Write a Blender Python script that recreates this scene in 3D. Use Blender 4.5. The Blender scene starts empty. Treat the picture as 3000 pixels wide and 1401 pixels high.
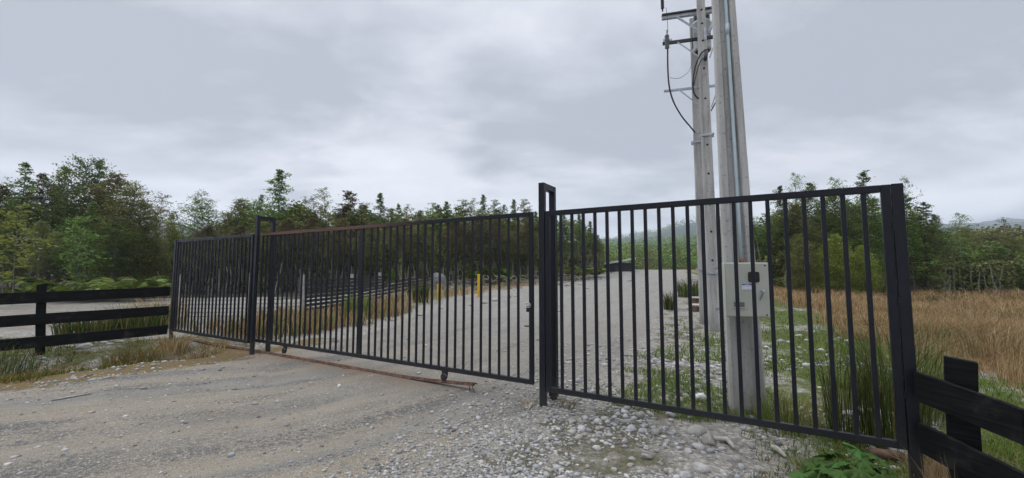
import bpy, bmesh, math, random
import numpy as np
from mathutils import Vector, Matrix, noise as mnoise
R = math.radians
random.seed(7); rng = np.random.default_rng(11)
scn = bpy.context.scene
COL = scn.collection

# ------------------------------------------------------------------ camera
FPX, PITCH, CH = 1203.0, R(4.29), 1.6
cam_d = bpy.data.cameras.new('camera'); cam = bpy.data.objects.new('camera', cam_d); COL.objects.link(cam)
cam.location = (0, 0, CH); cam.rotation_euler = (R(90) + PITCH, 0, 0)
cam_d.sensor_width = 36; cam_d.lens = 36 * FPX / 3000; cam_d.clip_start = .05; cam_d.clip_end = 6000
scn.camera = cam

# ------------------------------------------------------------------ node helper
class NT:
    def __init__(s, tree): s.t = tree; s.n = tree.nodes; s.l = tree.links
    def new(s, typ, **kw):
        nd = s.n.new(typ)
        ins = kw.pop('ins', {})
        for k, v in kw.items(): setattr(nd, k, v)
        for k, v in ins.items():
            if hasattr(v, 'links') or isinstance(v, bpy.types.NodeSocket): s.l.new(v, nd.inputs[k])
            else: nd.inputs[k].default_value = v
        return nd
    def noise(s, vec, scale, detail=4, rough=.55, dist=0):
        return s.new('ShaderNodeTexNoise', ins={'Vector': vec, 'Scale': scale, 'Detail': detail, 'Roughness': rough, 'Distortion': dist}).outputs['Fac']
    def math(s, op, a, b=0.0, clamp=False):
        return s.new('ShaderNodeMath', operation=op, use_clamp=clamp, ins={0: a, 1: b}).outputs[0]
    def mr(s, v, a, b, c=0.0, d=1.0, smooth=True):
        return s.new('ShaderNodeMapRange', interpolation_type='SMOOTHSTEP' if smooth else 'LINEAR', ins={'Value': v, 'From Min': a, 'From Max': b, 'To Min': c, 'To Max': d}).outputs[0]
    def mix(s, fac, a, b, blend='MIX'):
        nd = s.new('ShaderNodeMix', data_type='RGBA', blend_type=blend)
        for i, v in ((0, fac), (6, a), (7, b)):
            if isinstance(v, bpy.types.NodeSocket): s.l.new(v, nd.inputs[i])
            else: nd.inputs[i].default_value = (*v, 1) if isinstance(v, tuple) and len(v) == 3 else v
        return nd.outputs[2]
    def attr(s, name): return s.new('ShaderNodeAttribute', attribute_name=name).outputs['Fac']
    def scale(s, vec, sc):
        return s.new('ShaderNodeMapping', ins={'Vector': vec, 'Scale': sc}).outputs[0]
    def ramp(s, fac, stops):
        nd = s.new('ShaderNodeValToRGB'); e = nd.color_ramp.elements
        while len(e) < len(stops): e.new(.5)
        for k, (p, c) in enumerate(stops): e[k].position = p; e[k].color = (*c, 1)
        s.l.new(fac, nd.inputs[0]); return nd.outputs[0]

# ------------------------------------------------------------------ world: overcast
W = bpy.data.worlds.new('World'); scn.world = W; W.use_nodes = True
W.node_tree.nodes.clear(); n = NT(W.node_tree)
SUN_EL, SUN_AZ = R(48), R(-52)      # azimuth measured from +Y, negative is to the left
sky = n.new('ShaderNodeTexSky', sky_type='NISHITA', sun_disc=False, sun_elevation=SUN_EL, sun_rotation=SUN_AZ, altitude=200.0, air_density=1.0, dust_density=2.0, ozone_density=1.0)
tc = n.new('ShaderNodeTexCoord').outputs['Generated']
xyz = n.new('ShaderNodeSeparateXYZ', ins={0: tc})
zz = n.math('MAXIMUM', xyz.outputs[2], 0.0)
den = n.math('ADD', zz, .22)
deck = n.new('ShaderNodeCombineXYZ', ins={0: n.math('DIVIDE', xyz.outputs[0], den), 1: n.math('DIVIDE', xyz.outputs[1], den), 2: 0.0}).outputs[0]
c1 = n.noise(n.scale(deck, (1, 1.25, 1)), 1.05, 6, .52, .35)
c2 = n.noise(n.scale(deck, (1.0, 1.5, 1)), 2.7, 5, .5, .3)
c3 = n.noise(n.scale(deck, (1.0, 1.6, 1)), 7.0, 5, .55, .4)
cf = n.math('ADD', n.math('ADD', n.math('MULTIPLY', c1, .66), n.math('MULTIPLY', c2, .26)), n.math('MULTIPLY', c3, .08))
belly = n.math('MULTIPLY', n.math('MULTIPLY', n.mr(zz, .2, .30), n.mr(zz, .52, .36)), .085)
cf = n.math('SUBTRACT', cf, belly)
deck_col = n.ramp(n.mr(cf, .395, .585, 0, 1, False), [(0, (.43, .458, .525)), (.45, (.55, .578, .645)), (1, (.73, .753, .815))])
hor = n.mr(zz, .235, .11)
br = n.noise(n.scale(deck, (.8, .5, 1)), 1.3, 3, .5)
hor2 = n.math('MULTIPLY', hor, n.mr(br, .38, .60, .1, 1))
deck_col = n.mix(n.math('MULTIPLY', hor2, .9), deck_col, (1.0, 1.03, 1.10))
# brightest thin patch of cloud, low over the trees left of the middle
dv = Vector((math.sin(R(-15.2)) * math.cos(R(9.5)), math.cos(R(-15.2)) * math.cos(R(9.5)), math.sin(R(9.5))))
dot = n.new('ShaderNodeVectorMath', operation='DOT_PRODUCT', ins={0: tc, 1: dv}).outputs['Value']
gl = n.math('MULTIPLY', n.mr(n.math('ADD', dot, n.math('MULTIPLY', c2, .03)), .985, 1.010), .6)
deck_col = n.mix(gl, deck_col, (.98, 1.0, 1.05))
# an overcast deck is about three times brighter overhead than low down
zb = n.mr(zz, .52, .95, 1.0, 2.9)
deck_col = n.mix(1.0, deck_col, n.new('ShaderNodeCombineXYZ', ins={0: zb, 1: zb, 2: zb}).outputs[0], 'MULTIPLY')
bg_sky = n.new('ShaderNodeBackground', ins={'Color': sky.outputs[0], 'Strength': .06})
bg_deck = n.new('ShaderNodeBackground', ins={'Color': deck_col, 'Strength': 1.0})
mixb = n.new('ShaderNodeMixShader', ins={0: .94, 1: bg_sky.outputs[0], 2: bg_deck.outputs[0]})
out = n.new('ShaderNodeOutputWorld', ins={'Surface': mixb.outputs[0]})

sd = bpy.data.lights.new('sun', 'SUN'); sun = bpy.data.objects.new('sun', sd); COL.objects.link(sun)
sd.energy = 1.1; sd.angle = R(25); sd.color = (1, .96, .9)
sv = Vector((math.sin(SUN_AZ) * math.cos(SUN_EL), math.cos(SUN_AZ) * math.cos(SUN_EL), math.sin(SUN_EL)))
sun.rotation_euler = (-sv).to_track_quat('-Z', 'Y').to_euler()
vs = scn.view_settings; vs.view_transform = 'Standard'; vs.look = 'None'; vs.gamma = 1; vs.exposure = 0.22; vs.use_curve_mapping = False
scn.cycles.max_bounces = 6; scn.cycles.diffuse_bounces = 3; scn.cycles.glossy_bounces = 2; scn.cycles.transmission_bounces = 2; scn.cycles.volume_bounces = 1; scn.cycles.transparent_max_bounces = 4
scn.cycles.use_denoising = True

# ------------------------------------------------------------------ pixel -> world point at a known depth
fw = np.array([0, math.cos(PITCH), math.sin(PITCH)]); upv = np.array([0, -math.sin(PITCH), math.cos(PITCH)])
def atD(px, py, D):
    r = np.array([(px - 1500) / FPX, 0, 0]) + upv * (700.5 - py) / FPX + fw
    t = D / r[1]; return Vector((r[0] * t, D, CH + r[2] * t))
def gnd(px, py, z=0.0):
    r = np.array([(px - 1500) / FPX, 0, 0]) + upv * (700.5 - py) / FPX + fw
    t = (z - CH) / r[2]; return r[0] * t, r[1] * t

# ------------------------------------------------------------------ numpy value noise
_perm = rng.permutation(1024); _val = rng.random(1024)
def vnoise(x, y):
    xi = np.floor(x).astype(int); yi = np.floor(y).astype(int); fx = x - xi; fy = y - yi
    fx = fx * fx * (3 - 2 * fx); fy = fy * fy * (3 - 2 * fy)
    h = lambda a, b: _val[_perm[(_perm[a & 1023] + b) & 1023]]
    return (h(xi, yi) * (1 - fx) + h(xi + 1, yi) * fx) * (1 - fy) + (h(xi, yi + 1) * (1 - fx) + h(xi + 1, yi + 1) * fx) * fy
def fbm(x, y, o=4):
    s = 0; a = .5; t = 0
    for i in range(o):
        s = s + a * vnoise(x * 2 ** i + 17.3 * i, y * 2 ** i + 5.1 * i); t += a; a *= .5
    return s / t
def sst(x, a, b):
    t = np.clip((x - a) / (b - a), 0, 1); return t * t * (3 - 2 * t)
def sdist(x, y, pl):        # signed distance to a polyline, positive on its right-hand side
    best = np.full(np.shape(x), 1e9); sg = np.zeros(np.shape(x))
    for (ax, ay), (bx, by) in zip(pl[:-1], pl[1:]):
        dx, dy = bx - ax, by - ay; L2 = dx * dx + dy * dy
        t = np.clip(((x - ax) * dx + (y - ay) * dy) / L2, 0, 1)
        qx, qy = ax + dx * t, ay + dy * t
        dd = np.hypot(x - qx, y - qy); side = (x - ax) * dy - (y - ay) * dx
        m = dd < best; best = np.where(m, dd, best); sg = np.where(m, np.sign(side), sg)
    return best * sg
EDGE_L = [(-40, -2), (-14, 3.6), (-9, 4.6), (-6.7, 5.5), (-5.6, 7.2), (-4.7, 8.4), (-3.8, 10.2), (-3.3, 15), (-3.0, 21.5), (1.4, 29), (6, 36), (11.2, 45), (16, 54), (24, 70)]
EDGE_R = [(-3.5, -30), (-1.2, 1), (-.65, 3.1), (-.2, 4.2), (.5, 5.2), (2.8, 9.2), (5.2, 14.8), (7.2, 19), (10.3, 27), (16.6, 40), (22, 54), (30, 70)]
MEADOW = [(1.6, -30), (3.0, .8), (3.9, 2.2), (4.6, 3.6), (6.3, 6.2), (7.7, 8.6), (11.6, 17.5), (15, 26), (19, 40)]
FENCE_L = [(-7.95, 9.6), (-9.3, 8.1), (-12.4, 4.5), (-16, .3)]
DITCH_L = [(-5.9, 9.4), (-7.2, 8.2), (-8.7, 6.7), (-12, 3.6), (-17, -1)]
CL = [(-30, 1), (-12, 2.0), (-6, 4), (-3, 5.4), (-1, 7.5), (.4, 11), (1.6, 15), (4.0, 22), (7.5, 31), (13, 42), (19, 54), (30, 76)]
def RUTS(x, y):             # wheel ruts pressed into the drive
    v = sdist(x, y, CL) + (fbm(x * .3, y * .3, 3) - .5) * .7; z = 0
    for c_, w_ in ((-2.35, .22), (-1.0, .26), (.75, .26), (1.95, .20)): z = z - .022 * np.exp(-((v - c_) / w_) ** 2) + .010 * np.exp(-((v - c_ - .42) / .14) ** 2)
    return z * (1 - sst(y, 25, 40)) + (fbm(x * 2.2, y * 2.2, 3) - .5) * .022
def hz(x, y):
    x = np.asarray(x, float); y = np.asarray(y, float)
    rise = np.interp(y, [0, 12, 18, 25, 32, 38, 45, 52, 58, 70, 90, 150, 300], [0, 0, .03, .2, .45, .75, 1.2, 1.57, 1.62, 1.3, .4, 0, 0])
    dl = sdist(x, y, EDGE_L); dr = -sdist(x, y, EDGE_R)
    off = np.maximum(np.maximum(-dl, -dr), 0)
    w = .25 + .75 * (1 - sst(off, 1, 16))
    z = rise * w
    z = z - .34 * np.exp(-(sdist(x, y, DITCH_L) / .75) ** 2)
    z = z - .32 * np.exp(-(((x - 4.1) / 1.5) ** 2 + ((y - 2.2) / 2.2) ** 2))
    z = z - .12 * sst(sdist(x, y, MEADOW), 0, 4) * (1 - sst(y, 30, 50))
    rough = (1 - .8 * sst(dl, -.2, .5) * sst(dr, -.2, .5))
    z = z + (fbm(x * .9, y * .9, 4) - .5) * .11 * rough * sst(np.hypot(x, y), 1, 4)
    z = z + (fbm(x * 3.1 + 40, y * 3.1, 3) - .5) * .035 * rough + (fbm(x * .5 + 9, y * .5, 3) - .5) * .05
    if RUTS is not None: z = z + RUTS(x, y)
    z = np.where(np.hypot(x - .35, y - 4.95) < .8, z * .5, z)
    ts_ = -(x - .318) * .868 + (y - 4.908) * .497; tn_ = (x - .318) * .497 + (y - 4.908) * .868      # levelled bed of the gate track
    z = z * (1 - .92 * np.exp(-((tn_ - .2) / .28) ** 2) * sst(ts_, .4, 1.2) * (1 - sst(ts_, 9.6, 10.6)))
    return z
def gz(x, y): return float(hz(np.array([x]), np.array([y]))[0])

# ------------------------------------------------------------------ materials
def mat(name, rough=.8, spec=.3):
    m = bpy.data.materials.new(name); m.use_nodes = True
    t = NT(m.node_tree); b = m.node_tree.nodes['Principled BSDF']
    b.inputs['Roughness'].default_value = rough; b.inputs['Specular IOR Level'].default_value = spec
    return m, t, b
def bump(t, b, h, strength=.5, dist=.01):
    bp = t.new('ShaderNodeBump', ins={'Height': h, 'Strength': strength, 'Distance': dist}); t.l.new(bp.outputs[0], b.inputs['Normal'])
def simple(name, col, rough=.7, var=.25, sc=6, spec=.3, metal=0, bs=0):
    m, t, b = mat(name, rough, spec); o = t.new('ShaderNodeTexCoord').outputs['Object']
    f = t.noise(o, sc, 5, .6)
    c = t.mix(t.mr(f, .3, .7, 0, 1), tuple(v * (1 - var) for v in col), tuple(min(1, v * (1 + var)) for v in col))
    t.l.new(c, b.inputs['Base Color']); b.inputs['Metallic'].default_value = metal
    if bs: bump(t, b, t.noise(o, sc * 6, 4), bs, .004)
    return m
M = {}
# black gate paint: satin, with dust and small chips
m, t, b = mat('black_paint', .38, .3); o = t.new('ShaderNodeTexCoord').outputs['Object']; g = t.new('ShaderNodeNewGeometry').outputs['Position']
f = t.noise(g, 9, 5, .6); sp = t.mr(t.noise(g, 60, 2, .5), .74, .8)
c = t.mix(t.mr(f, .35, .75), (.0055, .0075, .013), (.011, .0135, .021)); c = t.mix(t.math('MULTIPLY', sp, .4), c, (.16, .15, .14))
pz = t.new('ShaderNodeSeparateXYZ', ins={0: g}).outputs[2]; c = t.mix(t.math('MULTIPLY', t.mr(t.math('ADD', pz, t.math('MULTIPLY', f, .5)), .75, .25), .3), c, (.10, .093, .08))
t.l.new(c, b.inputs['Base Color']); t.l.new(t.mr(f, .3, .7, .32, .55), b.inputs['Roughness']); bump(t, b, t.noise(g, 35, 3), .08, .002); M['paint'] = m
# top rail of the sliding gate: paint rubbed off to rust along its far half (object x runs along the rail)
m, t, b = mat('rubbed_rail_paint', .45, .3); o = t.new('ShaderNodeTexCoord').outputs['Object']
sx = t.new('ShaderNodeSeparateXYZ', ins={0: o}); f = t.noise(t.scale(o, (1.2, 30, 30)), 3, 5, .6)
k = t.math('MULTIPLY', t.mr(t.math('ADD', sx.outputs[0], t.math('MULTIPLY', f, 1.2)), 2.3, 4.2), t.mr(t.noise(t.scale(o, (.6, 60, 60)), 2, 3), .3, .5, .35, 1))
band = t.mr(t.math('ABSOLUTE', t.math('ADD', sx.outputs[2], -2.300)), .019, .028, 1, 0)
k = t.math('MULTIPLY', k, band)
c = t.mix(k, t.mix(t.mr(f, .35, .7), (.006, .007, .010), (.013, .014, .019)), t.mix(t.mr(f, .3, .7), (.105, .055, .036), (.19, .098, .065)))
t.l.new(c, b.inputs['Base Color']); M['rubbed'] = m
M['rust'] = simple('rusty_steel', (.115, .062, .042), .85, .5, 14, .2, 0, .4)
M['wheel'] = simple('wheel_steel', (.05, .045, .045), .5, .4, 20, .5, .6)
# blackened timber
m, t, b = mat('black_timber', .8, .12); o = t.new('ShaderNodeTexCoord').outputs['Object']; g = t.new('ShaderNodeNewGeometry').outputs['Position']
gr = t.noise(t.scale(o, (1.5, 40, 40)), 1.6, 6, .65, .4); bl = t.noise(g, 3.5, 4, .6)
c = t.mix(t.mr(gr, .35, .72), (.004, .0045, .005), (.015, .015, .0155)); c = t.mix(t.math('MULTIPLY', t.mr(bl, .55, .75), .55), c, (.055, .052, .05))
t.l.new(c, b.inputs['Base Color']); bump(t, b, gr, .5, .004); M['timber'] = m
M['grey_wood'] = simple('grey_weathered_wood', (.36, .35, .34), .85, .25, 12)
M['rail_dark'] = simple('dark_fence_rail', (.030, .028, .028), .7, .4, 8)
M['wire'] = simple('dark_wire', (.03, .03, .035), .5, .2, 8)
# concrete
m, t, b = mat('pole_concrete', .85, .2); g = t.new('ShaderNodeNewGeometry').outputs['Position']
a1 = t.noise(t.scale(g, (3, 3, .5)), 2.0, 6, .6); a2 = t.noise(g, 26, 4, .6); a3 = t.noise(t.scale(g, (9, 9, .8)), 1.5, 4, .6)
c = t.mix(t.mr(a1, .3, .7), (.36, .355, .345), (.50, .495, .48)); c = t.mix(t.math('MULTIPLY', t.mr(a3, .5, .72), .5), c, (.19, .185, .175))
c = t.mix(t.math('MULTIPLY', t.mr(a2, .58, .68), .6), c, (.15, .15, .145)); hz_ = t.new('ShaderNodeSeparateXYZ', ins={0: g}).outputs[2]; c = t.mix(t.math('MULTIPLY', t.mr(t.math('ADD', hz_, t.math('MULTIPLY', a1, .8)), 1.1, .2), .6), c, (.20, .185, .155))
t.l.new(c, b.inputs['Base Color']); bump(t, b, a2, .35, .006); M['concrete'] = m
M['galv'] = simple('galvanised_steel', (.42, .45, .48), .45, .2, 15, .5, .5)
M['conduit'] = simple('grey_conduit', (.46, .56, .60), .45, .08, 5, .4)
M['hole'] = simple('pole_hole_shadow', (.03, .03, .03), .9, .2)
M['porcelain'] = simple('grey_insulator', (.16, .19, .21), .25, .15, 10, .6)
M['blackins'] = simple('black_insulator', (.02, .02, .024), .4, .2, 10, .5)
M['tank'] = simple('transformer_grey', (.50, .55, .57), .45, .1, 4, .45)
M['box'] = simple('beige_cabinet_paint', (.46, .48, .42), .42, .06, 3, .45)
M['boxdark'] = simple('dark_window', (.012, .013, .015), .15, .1, 3, .6)
M['slot'] = simple('slot_grey', (.16, .17, .16), .6, .1)
M['white'] = simple('white_label', (.72, .76, .80), .5, .03)
M['blue'] = simple('blue_label', (.02, .035, .30), .5, .05)
M['ink'] = simple('label_ink', (.30, .38, .55), .6, .05)
M['orange'] = simple('orange_fitting', (.30, .14, .09), .6, .2)
M['yellow'] = simple('yellow_paint', (.62, .40, .02), .55, .15, 5)
M['shed'] = simple('dark_shed_wall', (.02, .021, .028), .6, .2, 2)
M['shedroof'] = simple('pale_roof_edge', (.5, .52, .55), .5, .1)
M['bark'] = simple('pale_bark', (.20, .185, .155), .9, .45, 7)
M['bark_dark'] = simple('dark_bark', (.075, .062, .05), .9, .4, 7)
M['driftwood'] = simple('bleached_wood', (.40, .37, .33), .85, .25, 14, .2, 0, .4)
M['logwood'] = simple('brown_rotting_wood', (.13, .085, .06), .9, .45, 14, .2, 0, .6)
# stones, each with its own tone
m, t, b = mat('river_stone', .8, .25); o = t.new('ShaderNodeTexCoord').outputs['Object']; rd = t.new('ShaderNodeObjectInfo').outputs['Random']
c = t.ramp(rd, [(0, (.30, .29, .275)), (.3, (.40, .375, .33)), (.55, (.47, .46, .44)), (.8, (.33, .34, .345)), (1, (.42, .36, .29))])
f = t.noise(o, 3, 6, .65); c = t.mix(t.mr(f, .3, .75, 0, .45), c, (.16, .15, .14)); t.l.new(c, b.inputs['Base Color']); bump(t, b, t.noise(o, 14, 5), .4, .02); M['stone'] = m
M['white_stone'] = simple('white_boulder', (.60, .59, .57), .75, .12, 3, .25, 0, .3)
m, t, b = mat('pebble', .85, .2); rd = t.attr('rnd')
t.l.new(t.ramp(rd, [(0, (.14, .14, .14)), (.3, (.27, .265, .255)), (.5, (.37, .345, .30)), (.7, (.45, .44, .42)), (.85, (.30, .31, .32)), (1, (.58, .56, .53))]), b.inputs['Base Color']); M['pebble'] = m
def leafmat(name, stops, rough=.55, trans=.32, objvar=.35):
    m, t, b = mat(name, rough, .14); rd = t.attr('rnd'); oi = t.new('ShaderNodeObjectInfo').outputs['Random']
    c = t.ramp(rd, stops)
    hs = t.new('ShaderNodeHueSaturation', ins={'Hue': t.mr(oi, 0, 1, .485, .515, False), 'Saturation': .95, 'Value': t.mr(oi, 0, 1, 1 - objvar, 1 + objvar, False), 'Color': c}).outputs[0]
    t.l.new(hs, b.inputs['Base Color'])
    tr = t.new('ShaderNodeBsdfTranslucent', ins={'Color': hs})
    mx = t.new('ShaderNodeMixShader', ins={0: trans, 1: b.outputs[0], 2: tr.outputs[0]})
    t.l.new(mx.outputs[0], t.n['Material Output'].inputs['Surface']); M[name] = m
leafmat('leaf_dark', [(0, (0.055, 0.079, 0.019)), (.4, (0.108, 0.168, 0.034)), (.75, (0.176, 0.255, 0.053)), (1, (0.326, 0.402, 0.097))])
leafmat('leaf_green', [(0, (0.061, 0.100, 0.018)), (.5, (0.131, 0.223, 0.039)), (.85, (0.208, 0.335, 0.058)), (1, (0.350, 0.470, 0.090))])
leafmat('leaf_olive', [(0, (0.070, 0.076, 0.021)), (.5, (0.166, 0.180, 0.046)), (.85, (0.260, 0.260, 0.076)), (1, (0.377, 0.372, 0.124))])
leafmat('leaf_brown', [(0, (0.063, 0.047, 0.018)), (.4, (0.153, 0.102, 0.036)), (.7, (0.144, 0.159, 0.049)), (1, (0.305, 0.212, 0.076))])
leafmat('leaf_yellow', [(0, (0.090, 0.113, 0.013)), (.5, (0.226, 0.284, 0.032)), (.85, (0.360, 0.406, 0.054)), (1, (0.496, 0.510, 0.086))], .5, .35, .2)
leafmat('fern_leaf', [(0, (0.029, 0.046, 0.007)), (.5, (0.078, 0.132, 0.014)), (.8, (0.156, 0.217, 0.025)), (1, (0.221, 0.202, 0.032))], .5, .25, .45)
leafmat('grass_blade', [(0, (0.058, 0.085, 0.014)), (.5, (0.130, 0.202, 0.028)), (.8, (0.208, 0.273, 0.045)), (1, (0.351, 0.338, 0.100))], .6, .3, .1)
leafmat('moss_blade', [(0, (0.066, 0.052, 0.013)), (.5, (0.132, 0.109, 0.027)), (.8, (0.209, 0.142, 0.036)), (1, (0.286, 0.123, 0.036))], .7, .2, .1)
leafmat('dry_blade', [(0, (0.152, 0.094, 0.040)), (.45, (0.355, 0.231, 0.103)), (.8, (0.508, 0.351, 0.168)), (1, (0.600, 0.501, 0.271))], .7, .3, .1)
leafmat('straw_blade', [(0, (0.179, 0.116, 0.051)), (.5, (0.378, 0.272, 0.128)), (1, (0.546, 0.427, 0.238))], .7, .3, .1)
leafmat('rush_blade', [(0, (0.025, 0.042, 0.010)), (.5, (0.063, 0.096, 0.019)), (.85, (0.127, 0.144, 0.032)), (1, (0.287, 0.216, 0.064))], .5, .2, .15)
leafmat('broad_leaf', [(0, (0.033, 0.072, 0.014)), (.5, (0.068, 0.138, 0.026)), (1, (0.120, 0.203, 0.048))], .45, .25, .25)
leafmat('pale_leaf', [(0, (0.120, 0.168, 0.050)), (1, (0.228, 0.252, 0.099))], .5, .25, .1)
M['withered'] = simple('withered_leaf', (.33, .16, .06), .8, .4, 12)

# ground
m, t, b = mat('ground', .92, .15); g = t.new('ShaderNodeNewGeometry').outputs['Position']
road, dry, grs, mos, rus, wed = (t.attr(k) for k in ('road', 'dry', 'grass', 'moss', 'rusty', 'weed'))
uv = t.new('ShaderNodeCombineXYZ', ins={0: t.attr('ru'), 1: t.attr('rv'), 2: 0.0}).outputs[0]
n_big = t.noise(g, .55, 4, .55); n_mid = t.noise(g, 2.6, 5, .6); n_fine = t.noise(g, 26, 6, .72); n_vf = t.noise(g, 150, 3, .7)
st1 = t.noise(t.scale(uv, (.13, 1.25, 1)), 1.0, 5, .6, .35); st2 = t.noise(t.scale(uv, (.35, 6.5, 1)), 1.0, 4, .6, .2)
base = t.mix(t.mr(n_mid, .3, .72), (.174, .165, .144), (.255, .242, .212))
trk = t.attr('track')
fade = t.mr(t.attr('ru'), 28.0, 34.0, 1.0, .22)
sand = t.mr(t.math('ADD', t.math('MULTIPLY', st1, .75), t.math('MULTIPLY', st2, .25)), .45, .58)
st3 = t.noise(t.scale(uv, (.42, 1.5, 1)), 1.0, 6, .65, .6)
dark = t.math('MULTIPLY', t.mr(t.math('ADD', t.math('MULTIPLY', st3, .6), t.math('MULTIPLY', n_fine, .4)), .50, .41), t.mr(n_big, .30, .52))
road_c = t.mix(t.math('MULTIPLY', t.math('MULTIPLY', sand, fade), .45), base, (.43, .335, .215)); road_c = t.mix(t.math('MULTIPLY', trk, .38), road_c, (.315, .295, .255)); road_c = t.mix(t.math('MULTIPLY', t.math('MULTIPLY', dark, t.mr(trk, 0, 1, 1, .25)), .85), road_c, (.085, .088, .092))
road_c = t.mix(t.mr(t.attr('ru'), 31.0, 40.0, 0, .5), road_c, (.345, .338, .318))
road_c = t.mix(t.mr(st2, .56, .68, 0, .35), road_c, (.19, .185, .175))
vo = t.new('ShaderNodeTexVoronoi', ins={'Vector': t.new('ShaderNodeVectorMath', operation='ADD', ins={0: g, 1: t.new('ShaderNodeVectorMath', operation='SCALE', ins={0: t.new('ShaderNodeTexNoise', ins={'Vector': g, 'Scale': 7.0}).outputs['Color'], 'Scale': .05}).outputs[0]}).outputs[0], 'Scale': 30.0, 'Randomness': 1.0}); vo2 = t.new('ShaderNodeTexVoronoi', ins={'Vector': g, 'Scale': 120.0, 'Randomness': 1.0})
stone_c = t.ramp(t.new('ShaderNodeSeparateColor', ins={0: vo.outputs['Color']}).outputs[0], [(0, (.13, .125, .12)), (.4, (.25, .24, .22)), (.75, (.36, .34, .30)), (1, (.55, .53, .49))])
stone2 = t.ramp(t.new('ShaderNodeSeparateColor', ins={0: vo2.outputs['Color']}).outputs[0], [(0, (.10, .097, .09)), (.5, (.27, .25, .22)), (1, (.53, .50, .43))])
spk = t.mix(t.mr(n_vf, .35, .65), (.6, .6, .6), (1.34, 1.34, 1.34))
road_c = t.mix(t.math('MULTIPLY', t.mr(n_fine, .42, .62, .12, .75), t.mr(trk, 0, 1, 1, .35)), road_c, stone2); road_c = t.mix(1.0, road_c, spk, 'MULTIPLY')
soil = t.mix(t.mr(n_mid, .35, .65), (.20, .175, .135), (.31, .285, .24)); verge = t.mix(t.mr(n_fine, .30, .55, .15, .85), soil, stone_c)
verge = t.mix(t.mr(n_vf, .4, .7, 0, .5), verge, stone2)
col = t.mix(t.mr(t.math('ADD', road, t.math('MULTIPLY', t.math('SUBTRACT', n_mid, .5), .9)), .3, .7), verge, road_c)
gcol = t.mix(t.mr(n_fine, .35, .65), (.055, .075, .020), (.13, .155, .045))
col = t.mix(t.mr(t.math('ADD', grs, t.math('MULTIPLY', t.math('SUBTRACT', n_mid, .5), 1.6)), .4, .75), col, gcol)
mcol = t.ramp(n_fine, [(.3, (.06, .06, .022)), (.43, (.115, .10, .035)), (.54, (.19, .11, .04)), (.64, (.20, .15, .065)), (.74, (.28, .26, .22))])
col = t.mix(t.mr(t.math('ADD', mos, t.math('MULTIPLY', t.math('SUBTRACT', n_mid, .5), 1.3)), .40, .62, 0, .9), col, mcol)
wcol = t.ramp(n_fine, [(.32, (.05, .055, .022)), (.5, (.095, .09, .04)), (.66, (.15, .12, .07)), (.78, (.26, .24, .20))])
col = t.mix(t.mr(t.math('ADD', wed, t.math('MULTIPLY', t.math('SUBTRACT', n_mid, .5), 1.5)), .45, .7, 0, .8), col, wcol)
dcol = t.mix(t.mr(n_mid, .35, .65), (.15, .095, .05), (.29, .20, .115))
col = t.mix(t.mr(t.math('ADD', dry, t.math('MULTIPLY', t.math('SUBTRACT', n_mid, .5), .8)), .35, .65), col, dcol)
col = t.mix(t.math('MULTIPLY', rus, t.mr(n_mid, .35, .62, .1, .7)), col, (.27, .175, .105))
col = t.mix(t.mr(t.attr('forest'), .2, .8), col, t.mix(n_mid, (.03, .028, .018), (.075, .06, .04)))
t.l.new(col, b.inputs['Base Color'])
hh = t.math('ADD', t.math('MULTIPLY', vo.outputs['Distance'], -.9), t.math('ADD', t.math('MULTIPLY', n_fine, .9), t.math('MULTIPLY', vo2.outputs['Distance'], -.5)))
bump(t, b, hh, .75, .022); M['ground'] = m

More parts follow.
